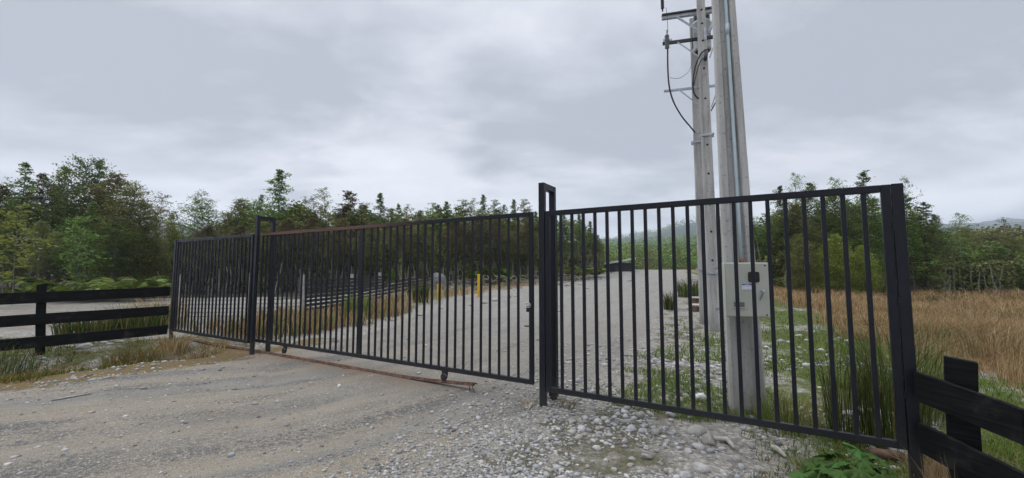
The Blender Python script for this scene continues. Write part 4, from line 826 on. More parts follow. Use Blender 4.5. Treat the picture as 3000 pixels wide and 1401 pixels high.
# dry stalks leaning on the lower right fence
x_ = np.random.default_rng(3); nb = 90; th = x_.uniform(1.6, 4.2, nb)
v, f_, rn = blades(x_.normal(0, .035, nb), x_.normal(0, .035, nb), np.zeros(nb), .62 * x_.uniform(.4, 1, nb), .0035, .25, 77, .4, th)
tag(mobj('dry_stalks', arr_mesh('dry_stalks', v, f_, [M['straw_blade']], rn), None, (3.0, 2.98, gz(3.0, 2.98) - .03)), 'bundle of pale dry stalks leaning against the lower right fence board', 'dry stalks')
x_ = np.random.default_rng(4)
tag(mobj('dry_stalks', arr_mesh('dry_stalks', *(lambda q: (q[0], q[1], [M['straw_blade']], q[2]))(blades(x_.normal(0, .12, 26), x_.normal(0, .08, 26), np.zeros(26), .5 * x_.uniform(.5, 1, 26), .004, .5, 79, .4))), None, (3.08, 2.62, gz(3.08, 2.62) - .03)), 'few thin straw stems in front of the lowest board at the right corner', 'dry stalks')

# ------------------------------------------------------------------ broad leaved plants
def lobed_leaf(seed, lobes=7, jag=.22):
    r_ = np.random.default_rng(seed); K = 57; V = [(0, 0, 0)]; ringn = 4
    for j in range(1, ringn + 1):
        for k in range(K):
            q = (k / (K - 1) - .5) * R(310); rad_ = (.72 + .28 * math.cos(q * .55)) * (1 + jag * math.cos(lobes * q) * (j / ringn) ** 2 + .05 * r_.normal() * (j == ringn))
            s = j / ringn; x_, y_ = math.sin(q) * rad_ * s, math.cos(q) * rad_ * s + .0
            V.append((x_, y_, .10 * math.cos(lobes * q) * s * (1 - .5 * s) - .34 * s * s + .015 * r_.normal()))
    F_ = []
    for k in range(K - 1): F_.append((0, 1 + k, 2 + k, 2 + k))
    F3 = [(0, 1 + k, 2 + k) for k in range(K - 1)]
    for j in range(ringn - 1):
        for k in range(K - 1):
            a_ = 1 + j * K + k; F3 += [(a_, a_ + K, a_ + K + 1), (a_, a_ + K + 1, a_ + 1)]
    return np.array(V), np.array(F3)
LEAF = []
for i in range(3):
    v, f_ = lobed_leaf(i + 2, 7, .20 + .05 * i); LEAF.append((v, f_))
def lmesh(i, m):
    key = ('lf', i, m)
    if key not in BAR: v, f_ = LEAF[i]; BAR[key] = arr_mesh('leaf', v, f_, [M[m]], np.random.default_rng(i).random(len(f_)) * .25 + .3, True)
    return BAR[key]
def broadleaf(loc, nl, size, m, label, seed, spread=.3, rise=.32, withered=0):
    r_ = random.Random(seed); t = empty('broadleaf_plant', label, 'plant', (loc[0], loc[1], gz(*loc)), 0, 'broad leaved plants by the gate')
    for i in range(nl):
        q = i * 2.4 + r_.uniform(-.3, .3); u = (i + .6) / nl; rr = spread * math.sqrt(u); zz_ = rise * (1.05 - .8 * u) * r_.uniform(.55, 1.3); s = size * r_.uniform(.65, 1.1)
        tip = Vector((math.cos(q) * rr, math.sin(q) * rr, zz_))
        MB().tube([(0, 0, -.02), (tip.x * .45, tip.y * .45, zz_ * .75), tuple(tip)], [.009, .007, .005], 5).build('stalk', M['pale_leaf'], t, True)
        mobj('leaf', lmesh(r_.randrange(3), 'withered' if i >= nl - withered else m), t, tip, (R(-8 - 50 * u) + r_.uniform(-.4, .3), r_.uniform(-.35, .35), q - math.pi / 2), (s, s, s))
    return t
broadleaf((2.50, 3.14), 34, .112, 'broad_leaf', 'dark green broad leaved plant under the right end of the fixed panel', 1, .36, .30, 2)
broadleaf((2.20, 3.10), 9, .09, 'broad_leaf', 'low young broad leaved plant left of the large dark one', 2, .24, .16)
broadleaf((2.86, 2.98), 10, .12, 'pale_leaf', 'paler broad leaved plant with a withered leaf in front of the far right gate post', 3, .30, .20, 1)
# ------------------------------------------------------------------ ferns
def frond_mesh():
    V, F_, rn = [], [], []; L = 1.0; r_ = np.random.default_rng(5)
    for i in range(26):
        s = .08 + .92 * i / 25; x_ = s * L; z_ = .55 * math.sin(s * 1.9) - .25 * s * s; wl_ = .26 * (math.sin(min(1, s * 1.15) * math.pi) ** .7) + .02
        for sg_ in (-1, 1):
            a_ = len(V); dx_ = .03; V += [(x_ - .018, 0, z_), (x_ + .018, 0, z_), (x_ + .06 + .02, sg_ * wl_ * .6, z_ - .02), (x_ + .07, sg_ * wl_, z_ - .07 - .06 * wl_)]
            F_ += [(a_, a_ + 1, a_ + 2), (a_, a_ + 2, a_ + 3)]; q = r_.random(); rn += [q, q]
    return arr_mesh('frond', V, F_, [M['fern_leaf']], rn)
FR_M = frond_mesh()
def fern(px, D, py, size, label, nf=10, seed=0):
    r_ = random.Random(seed + px); x_ = (px - 1500) / FPX * D; t = empty('fern', label, 'fern', (x_, D, gz(x_, D)), 0, 'ferns at the edge of the trees')
    for i in range(nf):
        s = size * r_.uniform(.75, 1.15); mobj('frond', FR_M, t, (r_.uniform(-.1, .1), r_.uniform(-.1, .1), .12 * size), (r_.uniform(-.25, .25), r_.uniform(-.35, .25), i * 6.283 / nf + r_.uniform(-.25, .25)), (s, s * r_.uniform(.9, 1.3), s))
for a_ in ((95, 20.5, 0, 1.1, 'fern just above the left fence post'), (150, 20.8, 0, 1.45, 'big yellow green fern left of the middle of the fern bank'), (205, 21.5, 0, 1.6, 'tall fern in the middle of the bank above the left timber fence'), (262, 20.6, 0, 1.45, 'spreading yellowish fern in front of the pale trunks'), (318, 21.2, 0, 1.5, 'broad arching fern right of the middle of the fern bank'), (372, 20.8, 0, 1.6, 'bright fern toward the right of the fern bank'), (425, 21.2, 0, 1.5, 'yellowing fern nearest the far left gate post'), (462, 23, 0, 1.2, 'small dull fern at the right end of the fern bank'), (285, 23, 0, 1.8, 'high fern behind the others at the foot of the trees'), (390, 23.4, 0, 1.7, 'fern behind the bright one at the foot of the trees')): fern(*a_, nf=8)
for a_ in ((1395, 33, 0, 1.9, 'tall brownish green fern mound left of the middle post at the forest edge'), (1440, 33.5, 0, 1.8, 'green fern mound at the forest edge just left of the sliding gate end'), (1480, 34, 0, 1.6, 'dull low fern behind the end stile of the sliding gate'), (1655, 37, 0, 1.7, 'dark fern mound right of the middle post at the forest edge'), (1700, 38, 0, 1.8, 'fern mound behind the third bar right of the middle post'), (1745, 40, 0, 1.4, 'small fern beside the shed side of the forest edge')): fern(*a_, nf=8)

# ------------------------------------------------------------------ trees: prototypes ten metres tall, then placed
def tubes_np(paths, seg):
    V, F_, o = [], [], 0
    for pts, rads in paths:
        pts = np.asarray(pts, float); k = len(pts); d = np.gradient(pts, axis=0); d /= np.linalg.norm(d, axis=1, keepdims=True) + 1e-9
        up_ = np.where(np.abs(d[:, 2:3]) > .8, np.array([[1., 0, 0]]), np.array([[0, 0, 1.]])); a = np.cross(d, up_); a /= np.linalg.norm(a, axis=1, keepdims=True) + 1e-9; c = np.cross(d, a)
        q = np.arange(seg) * 2 * np.pi / seg
        ring = pts[:, None] + (a[:, None] * np.cos(q)[None, :, None] + c[:, None] * np.sin(q)[None, :, None]) * np.asarray(rads)[:, None, None]
        V.append(ring.reshape(-1, 3)); i = np.arange(k - 1)[:, None] * seg + np.arange(seg)[None]; j = np.arange(k - 1)[:, None] * seg + (np.arange(seg)[None] + 1) % seg
        F_.append(np.stack([i, j, j + seg, i + seg], -1).reshape(-1, 4) + o); o += k * seg
    return np.vstack(V), np.vstack(F_)
def leaf_quads(P_, L, Wd, r_, updown=.5, dirs=None):
    N = len(P_); a = r_.normal(size=(N, 3)) if dirs is None else dirs + r_.normal(size=(N, 3)) * .55
    a[:, 2] *= updown; a /= np.linalg.norm(a, axis=1, keepdims=True); b = np.cross(a, r_.normal(size=(N, 3))); b[:, 2] *= .6; b /= np.linalg.norm(b, axis=1, keepdims=True)
    l = (L * r_.uniform(.6, 1.3, N))[:, None]; w = (Wd * r_.uniform(.7, 1.2, N))[:, None]
    V = np.stack([P_ - a * l * .5, P_ + b * w * .5 - a * l * .05, P_ + a * l * .5, P_ - b * w * .5 - a * l * .05], 1).reshape(-1, 3)
    return V, (np.arange(N)[:, None] * 4 + np.arange(4)[None])
def tree_proto(seed, prof, t0, nb, wid, leaf_n, L, Wd, slope=.25, droop=.15, trunk_r=.075, bend=.25, clumpr=.28, stems=1, lo_branch=0.0, multi=.0, top_gap=0.0):
    r_ = np.random.default_rng(seed); H = 10.0; paths = []; LP = []; LD = []; LR = []
    for st in range(stems):
        Hs = H * (1 if st == 0 else r_.uniform(.55, .9)); k = 9; z = np.linspace(-.4, Hs * .985, k); wob = np.cumsum(r_.normal(0, bend * .22, (k, 2)), 0) * (np.linspace(0, 1, k)[:, None] ** .8); lean_ = r_.normal(0, bend * (.4 if st == 0 else 1.6), 2) + (0 if st == 0 else r_.normal(0, multi, 2))
        off = (0, 0) if st == 0 else r_.normal(0, .25, 2)
        tp = np.stack([wob[:, 0] + lean_[0] * z / H * 2 + off[0], wob[:, 1] + lean_[1] * z / H * 2 + off[1], z], -1); paths.append((tp, trunk_r * (1.05 - .95 * np.linspace(0, 1, k)) * (1 if st == 0 else .7)))
        nbs = nb if st == 0 else int(nb * .55)
        for i in range(nbs):
            t_ = t0 + (1 - t0) * ((i + r_.random()) / nbs) ** (.9); t_ = min(t_, .995); zc = t_ * Hs
            c = np.array([np.interp(zc, tp[:, 2], tp[:, 0]), np.interp(zc, tp[:, 2], tp[:, 1]), zc]); az = i * 2.399 + r_.normal(0, .5)
            Lb = wid * prof((t_ - t0) / (1 - t0)) * r_.uniform(.55, 1.2)
            if Lb < .12: Lb = .12
            s = np.linspace(0, 1, 5); el = slope * r_.uniform(.4, 1.7) + .9 * max(0, t_ - .85) * 4
            bp = c + np.stack([np.cos(az) * Lb * s, np.sin(az) * Lb * s, Lb * (el * s - droop * 2 * s * s)], -1) + np.cumsum(r_.normal(0, .04 * Lb, (5, 3)), 0) * s[:, None]
            paths.append((bp, (.008 + .016 * Lb) * (1.1 - s)))
            if Lb < .2 and t_ < .9: continue
            m = max(3, int(leaf_n / nb * (.35 + .65 * Lb / wid) * r_.uniform(.5, 1.4))); u = r_.uniform(.15, 1.05, m) ** .75
            base_ = np.stack([np.interp(u, s, bp[:, j]) for j in range(3)], -1)
            # side twigs: leaves gather in tufts
            nt = max(2, int(Lb * 5)); tu = r_.uniform(.2, 1.05, nt); tc_ = np.stack([np.interp(tu, s, bp[:, j]) for j in range(3)], -1) + r_.normal(0, 1, (nt, 3)) * np.array([.22, .22, .12]) * Lb
            pick = r_.integers(0, nt, m); P_ = np.where((r_.random(m) < .75)[:, None], tc_[pick] + r_.normal(0, 1, (m, 3)) * np.array([clumpr, clumpr, clumpr * .55]) * (.4 + .5 * min(1, Lb)), base_ + r_.normal(0, .06, (m, 3)))
            LP.append(P_); dd = P_ - c; dd /= np.linalg.norm(dd, axis=1, keepdims=True) + 1e-6; LD.append(dd)
            tuft = r_.random(nt); LR.append(np.clip(tuft[pick] * .6 + r_.random(m) * .45, 0, 1))
    for _ in range(int(lo_branch)):      # bare dead lower branches
        zc = r_.uniform(.06, max(t0, .12)) * H; az = r_.uniform(0, 6.28); Lb = r_.uniform(.3, .9); s = np.linspace(0, 1, 4); c = np.array([np.interp(zc, tp[:, 2], tp[:, 0]), np.interp(zc, tp[:, 2], tp[:, 1]), zc])
        paths.append((c + np.stack([np.cos(az) * Lb * s, np.sin(az) * Lb * s, Lb * .5 * s + r_.normal(0, .05, 4)], -1), .014 * (1.15 - s)))
    tv, tf_ = tubes_np(paths, 5); P_ = np.vstack(LP); lv, lf = leaf_quads(P_, L, Wd, r_, .55, np.vstack(LD))
    return (tv, tf_), (lv, lf, np.concatenate(LR))
PROTO = {}
KINDS = {
 'cone': (lambda t: (1 - t) ** .75 * (1 if t > .12 else .6 + 3 * t), .08, 95, 2.7, 13000, .16, .09, .3, .12, .09, .15, .20),
 'spire': (lambda t: (1 - t) ** .65 * .9 + .1, .26, 64, 1.7, 7500, .16, .085, .35, .1, .06, .18, .18),
 'column': (lambda t: (.45 + .75 * np.sin(np.pi * min(1, t * 1.05))) * (1 if t < .8 else 1.0 - (t - .8) * 3.6), .34, 64, 1.35, 8200, .155, .09, .35, .1, .065, .3, .24),
 'layered': (lambda t: (1 - t) ** .55 * (.75 + .35 * np.sin(t * 34)), .16, 70, 2.2, 10000, .19, .08, .12, .10, .085, .18, .16),
 'broad': (lambda t: np.sqrt(max(0, 1 - (t * 1.9 - .8) ** 2 * .75)) if t < 1 else .1, .16, 80, 2.4, 13000, .165, .095, .35, .1, .10, .3, .30),
 'airy': (lambda t: (.35 + .8 * np.sin(np.pi * min(1, .15 + t * .9))), .34, 44, 1.5, 2600, .15, .09, .55, .05, .05, .4, .22),
 'sapling': (lambda t: (.4 + .8 * np.sin(np.pi * min(1, t))) , .22, 26, 2.0, 1100, .50, .17, .35, .15, .05, .25, .30),
 'bushy': (lambda t: np.sqrt(max(.02, 1 - t ** 1.6)), .04, 70, 2.9, 11000, .23, .13, .5, .12, .07, .35, .42),
}
def proto(kind, var, leaf):
    key = (kind, var)
    if key not in PROTO:
        (tv, tf_), (lv, lf, rn) = tree_proto(hash_(kind) + var * 31, *KINDS[kind], stems={'broad': 3, 'bushy': 4, 'airy': 2}.get(kind, 1), lo_branch={'column': 9, 'spire': 6, 'airy': 6}.get(kind, 0), multi=.5)
        PROTO[key] = dict(t={}, tv=tv, tf=tf_, lv=lv, lf=lf, rn=rn, l={})
    p = PROTO[key]; bk = 'bark' if kind in ('column', 'airy', 'sapling', 'spire') else 'bark_dark'
    if bk not in p['t']: p['t'][bk] = arr_mesh('trunk', p['tv'], p['tf'], [M[bk]], None, True)
    if leaf not in p['l']: p['l'][leaf] = arr_mesh('crown', p['lv'], p['lf'], [M[leaf]], p['rn'])
    return p['t'][bk], p['l'][leaf]
def hash_(s): return sum(ord(c) * (i + 3) for i, c in enumerate(s))
NT_ = [0]
def tree(px, D, topy, kind, leaf, wf=1.0, label='', group=None, name='tree', cat='tree', hgt=None):
    x_ = (px - 1500) / FPX * D; g = gz(x_, D); h = hgt or (CH + (790 - topy) / FPX * D * 1.004 - g); NT_[0] += 1; i = NT_[0]
    tm, lm = proto(kind, i % 3, leaf); s = h / 10.0; ws = s * wf * (1 if kind in ('bushy', 'sapling') else (.55 + .45 * 8.5 / max(h, 4)))
    t = empty(name, label, cat, (x_, D, g - .05), (i * 2.13) % 6.28, group); t.scale = (ws, ws, s); mobj('trunk', tm, t); mobj('crown', lm, t); return t
GA_, GB_, GC_ = 'trees standing at the left edge behind the timber fence', 'trees of the wood behind the sliding gate', 'trees of the wood on the right'
# left of the gate
tree(45, 24.5, 472, 'layered', 'leaf_dark', .95, 'dark layered tree with a pointed top, highest at the far left edge', GA_)
tree(112, 26, 508, 'column', 'leaf_brown', .9, 'reddish brown topped tree between the far left pointed tree and the thin spire', GA_)
tree(170, 27, 484, 'spire', 'leaf_dark', .7, 'thin dark spire just left of the broadest left tree', GA_)
tree(232, 26.5, 480, 'broad', 'leaf_dark', .8, 'broad dark tree, the largest crown left of the gate', GA_)
tree(288, 27.5, 470, 'layered', 'leaf_dark', .9, 'tall layered tree making the highest point of the large left clump', GA_)
tree(258, 22.5, 590, 'layered', 'leaf_green', .8, 'fresh green young tree in front of the broadest left tree', GA_)
tree(335, 26.5, 512, 'column', 'leaf_brown', 1.25, 'brown leaved tree on the right shoulder of the large left clump', GA_)
tree(372, 25.5, 545, 'broad', 'leaf_olive', .7, 'olive tree stepping down at the right side of the large left clump', GA_)
tree(402, 26, 600, 'broad', 'leaf_olive', .9, 'low dull tree below the gap of sky left of the gate', GA_)
tree(5, 25, 545, 'column', 'leaf_olive', 1.2, 'dark tree cut by the left edge of the photo', GA_)
tree(48, 18.6, 608, 'sapling', 'leaf_yellow', .8, 'yellow green sapling with a bare pale stem at the far left', GA_)
tree(232, 21.5, 640, 'sapling', 'leaf_green', .7, 'slim large leaved sapling with a pale stem above the fern bank', GA_)
tree(455, 27, 566, 'airy', 'leaf_brown', 1.0, 'thin leaning brown tree alone against the sky left of the gate', GA_)
tree(500, 29, 630, 'bushy', 'leaf_yellow', .45, 'small mustard yellow bushy tree just left of the far left panel', GA_)
tree(455, 26, 690, 'bushy', 'leaf_olive', .6, 'dull olive bush low beside the far left gate post', GA_)
tree(120, 22.5, 650, 'column', 'leaf_olive', .9, 'slim olive tree with crooked pale stems behind the left fence post', GA_)
for px, D, ty in ((-60, 25, 520), (-160, 26, 500), (70, 29, 560), (150, 30, 545), (320, 30, 560), (210, 24.5, 640), (330, 24, 650), (20, 23.5, 660), (400, 28, 650), (440, 30, 640)):
    tree(px, D, ty, ('column', 'layered', 'spire')[int(px) % 3], ('leaf_dark', 'leaf_olive', 'leaf_green')[int(px / 10) % 3], 1.1, 'filler tree standing deep in the left clump behind the fern bank', 'trees deep in the left clump')
# behind the sliding gate, from left to right along the skyline
row = [(560, 30, 578, 'airy', 'leaf_dark', 1.15, 'airy see through tree rising alone above the far left panel'), (588, 31, 560, 'airy', 'leaf_olive', 1.0, 'tallest airy tree above the middle of the far left panel'), (628, 31, 588, 'airy', 'leaf_dark', 1.1, 'round topped airy tree right of the tallest airy one'),
 (655, 32, 625, 'broad', 'leaf_olive', .8, 'olive tree above the right half of the far left panel'), (697, 32, 586, 'column', 'leaf_olive', 1.3, 'light olive tree with twin pale stems left of the looped frame'), (735, 33, 596, 'broad', 'leaf_green', .8, 'fresh green round tree directly behind the left looped frame'),
 (765, 33, 570, 'spire', 'leaf_dark', .7, 'thin spire between the left looped frame and the tall pyramid tree'), (815, 32, 494, 'cone', 'leaf_green', 1.15, 'tall dense green pyramid tree, highest of the wood behind the sliding gate'), (862, 33, 600, 'column', 'leaf_brown', 1.1, 'brown bushy tree hugging the right side of the pyramid tree'),
 (885, 34, 580, 'airy', 'leaf_olive', .8, 'sparse grey topped tree right of the pyramid tree'), (925, 34, 576, 'airy', 'leaf_brown', .9, 'sparse brown tree, second right of the pyramid tree'), (968, 34, 553, 'airy', 'leaf_olive', .9, 'tall sparse pale tree half way between the pyramid tree and the dark cone tree'),
 (1000, 35, 600, 'column', 'leaf_brown', 1.2, 'brown tree below the sparse pale tall one'), (1037, 35, 562, 'spire', 'leaf_brown', 1.5, 'pointed reddish brown tree left of the dark cone tree'), (1060, 36, 600, 'column', 'leaf_olive', 1.2, 'olive tree leaning against the dark cone tree'),
 (1110, 36, 564, 'cone', 'leaf_dark', .95, 'dark dense cone tree above the middle of the sliding gate'), (1140, 37, 612, 'column', 'leaf_olive', 1.1, 'low olive tree right of the dark cone tree'), (1165, 37, 596, 'cone', 'leaf_green', .75, 'small green cone tree, first right of the dark cone tree'),
 (1190, 38, 602, 'airy', 'leaf_brown', 1.0, 'sparse brown topped tree between two small cone trees'), (1222, 38, 618, 'column', 'leaf_olive', 1.2, 'olive tree below the brightest patch of cloud'), (1262, 39, 597, 'spire', 'leaf_green', 1.3, 'narrow green tree left of the reddish cone tree'),
 (1285, 39, 600, 'spire', 'leaf_olive', .9, 'thin olive spire beside the reddish cone tree'), (1310, 39, 590, 'cone', 'leaf_green', .8, 'green cone tree with reddish lower boughs above the right half of the sliding gate'), (1352, 40, 588, 'spire', 'leaf_olive', 1.5, 'grey green pointed tree right of the green cone tree with reddish boughs'),
 (1385, 40, 584, 'airy', 'leaf_olive', .9, 'thin see through tree left of the tallest spire'), (1418, 40, 570, 'cone', 'leaf_dark', .72, 'tallest dark spire tree above the end of the sliding gate'), (1447, 41, 588, 'spire', 'leaf_dark', 1.2, 'grey dark pointed tree just right of the tallest spire'),
 (1478, 41, 600, 'spire', 'leaf_dark', .8, 'slim small spire left of the middle looped frame'), (1508, 41, 584, 'cone', 'leaf_dark', .7, 'rounded spire tree left of the middle looped frame'), (1535, 42, 586, 'spire', 'leaf_olive', 1.3, 'twin of the rounded spire tree, nearest the middle looped frame on its left'),
 (1572, 42, 618, 'cone', 'leaf_dark', .8, 'dark tree half hidden by the middle looped frame'), (1615, 43, 640, 'cone', 'leaf_dark', .8, 'dark tree just right of the middle looped frame'), (1655, 44, 628, 'cone', 'leaf_dark', .9, 'dark cone tree behind the second bar of the fixed right panel'),
 (1700, 45, 626, 'cone', 'leaf_dark', .85, 'dark cone tree behind the third bar of the fixed right panel'), (1732, 46, 648, 'cone', 'leaf_dark', .8, 'last dark tree of the wood before the road opening'), (1752, 47, 690, 'bushy', 'leaf_olive', .5, 'low dull bush at the foot of the last dark tree before the road opening')]
for a_ in row: tree(*a_, group=GB_)
rr = random.Random(5)
for px, D, ty, kd, lf_ in ((690, 27.5, 660, 'column', 'leaf_brown'), (760, 28, 650, 'column', 'leaf_olive'), (910, 29, 640, 'column', 'leaf_brown'), (990, 30.5, 640, 'column', 'leaf_brown'), (1085, 31, 650, 'column', 'leaf_olive'), (1180, 33, 640, 'column', 'leaf_brown'), (1235, 34, 650, 'column', 'leaf_olive'), (1330, 35, 640, 'column', 'leaf_brown'), (1400, 36, 630, 'column', 'leaf_brown'), (1445, 36, 640, 'column', 'leaf_brown'), (1500, 37, 650, 'column', 'leaf_olive'), (1545, 38, 650, 'column', 'leaf_brown'), (830, 28.5, 640, 'column', 'leaf_brown'), (600, 28, 660, 'column', 'leaf_brown')):
    tree(px, D, ty, kd, lf_, 1.15, 'slender brownish tree with a bare pale stem in the front row behind the sliding gate', 'slender front row trees behind the sliding gate')
tree(1060, 30, 755, 'bushy', 'leaf_brown', .8, 'low brown bush at the forest foot behind the middle of the sliding gate', GB_, 'bush', 'bush')
tree(1178, 29, 740, 'sapling', 'leaf_yellow', .35, 'upright yellow green shrub behind the railed fence near the culvert', GB_, 'bush', 'bush')
tree(1150, 30, 790, 'bushy', 'leaf_green', .9, 'low bright green bush left of the upright yellow green shrub', GB_, 'bush', 'bush')
tree(1235, 31.5, 770, 'bushy', 'leaf_brown', .8, 'low brown dead bush left of the large rounded boulder', GB_, 'bush', 'bush')
# right-hand wood
right = [(2205, 30, 640, 'broad', 'leaf_dark', .8, 'dark tree peeping out left of the nearest concrete pole'), (2292, 29, 545, 'cone', 'leaf_dark', .8, 'dark pointed tree just right of the nearest concrete pole'), (2322, 29, 514, 'airy', 'leaf_dark', .65, 'thin see through tree poking above the fixed right panel near the pole'), (2350, 28, 600, 'broad', 'leaf_olive', .9, 'olive tree behind the fixed right panel next to the thin see through one'),
 (2385, 28.5, 535, 'column', 'leaf_dark', .9, 'dark round topped tree left of the twin tops over the panel'), (2428, 28.5, 528, 'airy', 'leaf_dark', .8, 'twin topped airy tree over the middle right of the fixed panel'), (2462, 27.5, 575, 'broad', 'leaf_dark', .8, 'dark tree below the twin topped airy one'), (2526, 27.5, 506, 'spire', 'leaf_dark', .95, 'tallest right tree with a single ball shaped top over the panel'),
 (2500, 27, 600, 'broad', 'leaf_dark', .7, 'dark tree left of the ball topped one'), (2575, 27, 585, 'broad', 'leaf_green', .7, 'green tree behind the last bars of the fixed right panel'), (2652, 27.5, 524, 'airy', 'leaf_dark', .6, 'thin tree peeking over the far right gate post'), (2672, 26.5, 570, 'layered', 'leaf_green', 1.15, 'dense green tree right of the far right gate post'), (2712, 27, 592, 'layered', 'leaf_dark', 1.1, 'dark tree stepping down right of the dense green one'), (2750, 27.5, 628, 'column', 'leaf_dark', .8, 'lower dark tree, second step down right of the gate post'),
 (2785, 28, 630, 'airy', 'leaf_dark', .9, 'airy spreading tree at the end of the descending right row'), (2950, 38, 640, 'airy', 'leaf_brown', .7, 'thin lone tree with a tufted top near the right edge'), (2830, 36, 672, 'broad', 'leaf_olive', .9, 'low olive tree before the distant right wood'), (2895, 34, 690, 'broad', 'leaf_olive', 1.0, 'low round olive tree at the edge of the meadow near the right side'), (2985, 33, 700, 'broad', 'leaf_olive', 1.1, 'low olive tree cut by the right edge of the photo'),
 (2455, 25, 690, 'bushy', 'leaf_yellow', .95, 'large bright yellow green bush behind the right half of the fixed panel'), (2520, 25, 720, 'bushy', 'leaf_yellow', .9, 'yellow green bush right of the largest one, behind the last bars'), (2345, 26, 690, 'bushy', 'leaf_olive', .8, 'dull olive bush right of the meter box at the edge of the wood'), (2580, 25.5, 745, 'bushy', 'leaf_green', .85, 'green bush beside the far right gate post at the meadow edge'), (2395, 25.5, 760, 'bushy', 'leaf_yellow', .6, 'small yellowish bush left of the largest yellow green one')]
for a_ in right: tree(*a_, group=GC_)
for px, D, ty in ((2330, 31, 600), (2410, 31, 590), (2490, 30, 585), (2560, 30, 600), (2620, 29, 610), (2690, 29.5, 630), (2760, 30, 670), (2840, 31, 715), (2900, 30.5, 730), (2960, 30, 740), (3040, 29, 720), (3120, 29, 700), (2260, 31, 640), (2150, 33, 690)):
    tree(px, D, ty, ('column', 'layered', 'spire')[int(px) % 3], ('leaf_dark', 'leaf_green', 'leaf_olive')[int(px / 10) % 3], 1.25, 'filler tree standing deep in the right wood behind the meadow', 'trees deep in the right wood')

# ------------------------------------------------------------------ the wood behind: one dense mass of foliage and thin stems
def leafcloud(N, pxf, Df, topf, L, Wd, seed, zlow=.25, dens=.5):
    r_ = np.random.default_rng(seed); px = r_.uniform(*pxf, N); D = np.array([Df(p) for p in px]) if callable(Df) else Df; D = D + r_.uniform(0, 1, N) ** 1.2 * 11; x = (px - 1500) / FPX * D; g = hz(x, D)
    ztop = CH + (790 - topf(px)) / FPX * D - g; cl_ = fbm(x * .55 + 3, D * .55, 3); zt_ = ztop * (.62 + .55 * cl_); u = r_.uniform(0, 1, N) ** .8; z = zt_ * (zlow + (1 - zlow) * u)
    k = (fbm(x * .9 + z * .7, D * .9 + z * 1.1, 3) > dens) & (zt_ > .4); P_ = np.stack([x, D, z + g], -1)[k]; v, f_ = leaf_quads(P_, L, Wd, r_, .6); rn = np.clip(fbm(P_[:, 0] * .7, P_[:, 2] * .9 + P_[:, 1], 3) * .9 + r_.normal(0, .16, len(P_)), 0, 1)
    return v, f_, rn
def wood(name, pxf, Dxs, tops, N, leaf, seed, label, stems=200, L=.30, Wd=.18, zlow=.12, dens=.46):
    Df = lambda p: float(np.interp(p, *zip(*Dxs))); topf = lambda p: np.interp(p, *zip(*tops)); v, f_, rn = leafcloud(N, pxf, Df, topf, L, Wd, seed, zlow, dens); r_ = np.random.default_rng(seed + 1); ps = []
    for _ in range(stems):
        p = r_.uniform(*pxf); D = Df(p) + r_.uniform(-2.5, 2); x_ = (p - 1500) / FPX * D; g = gz(x_, D); h = max(1.5, (CH + (790 - float(topf(p))) / FPX * D - g) * r_.uniform(.4, .8)); q = np.linspace(0, 1, 5); ln = r_.normal(0, .10, 2) * h
        ps.append((np.stack([x_ + ln[0] * q ** 1.4 + r_.normal(0, .05, 5), D + ln[1] * q, g - .2 + h * q], -1), r_.uniform(.028, .06) * (1.1 - .7 * q)))
    tv, tf_ = tubes_np(ps, 4); nl = len(v)
    me = arr_mesh(name, np.vstack([v, tv]), np.vstack([f_, tf_ + nl]), [M[leaf], M['bark']], np.concatenate([rn, np.full(len(tf_), .5)]), False, np.concatenate([np.zeros(len(f_), int), np.ones(len(tf_), int)]))
    return tag(mobj(name, me), label, 'wood', kind='stuff')
wood('left_wood', (-500, 520), [(-500, 30), (0, 26), (500, 29)], [(-500, 560), (0, 575), (160, 590), (300, 590), (380, 640), (430, 700), (520, 700)], 50000, 'leaf_dark', 51, 'dense dark wood behind the trees left of the gate', 90)
wood('middle_green', (500, 1770), [(500, 28.5), (800, 30.5), (1300, 36.5), (1560, 40.5), (1770, 47.5)], [(500, 690), (560, 680), (640, 650), (720, 605), (900, 605), (1100, 610), (1300, 612), (1560, 625), (1700, 650), (1770, 715)], 70000, 'leaf_olive', 63, 'lighter olive foliage woven through the wood beyond the sliding gate', 120, zlow=.3, dens=.50)
wood('middle_wood', (500, 1770), [(500, 29), (800, 31), (1300, 37), (1560, 41), (1770, 48)], [(500, 690), (560, 690), (640, 660), (720, 610), (900, 610), (1100, 615), (1300, 615), (1560, 630), (1700, 655), (1770, 720)], 110000, 'leaf_dark', 53, 'dense dark wood behind the skyline trees beyond the sliding gate', 130, zlow=.16, dens=.45)
wood('middle_understorey', (480, 1765), [(480, 25.5), (800, 28), (1300, 34), (1560, 38), (1765, 45.5)], [(480, 730), (800, 700), (1300, 705), (1765, 735)], 100000, 'leaf_olive', 67, 'mixed green understorey at the front of the wood beyond the sliding gate', 10, .22, .12, .0, .43)
wood('middle_brush', (480, 1760), [(480, 26), (800, 28.5), (1300, 34.5), (1560, 38.5), (1760, 46)], [(480, 740), (800, 735), (1300, 735), (1760, 755)], 34000, 'leaf_brown', 55, 'brown undergrowth at the foot of the wood beyond the sliding gate', 160, .24, .13, .0, .47)
wood('right_wood', (2120, 3500), [(2120, 31), (2300, 28.5), (2600, 27.5), (2800, 29), (3000, 31), (3500, 30)], [(2120, 700), (2200, 650), (2300, 610), (2550, 615), (2680, 635), (2790, 680), (2860, 705), (3000, 715), (3500, 650)], 120000, 'leaf_dark', 57, 'dense dark wood behind the meadow on the right', 60, zlow=.03, dens=.43)
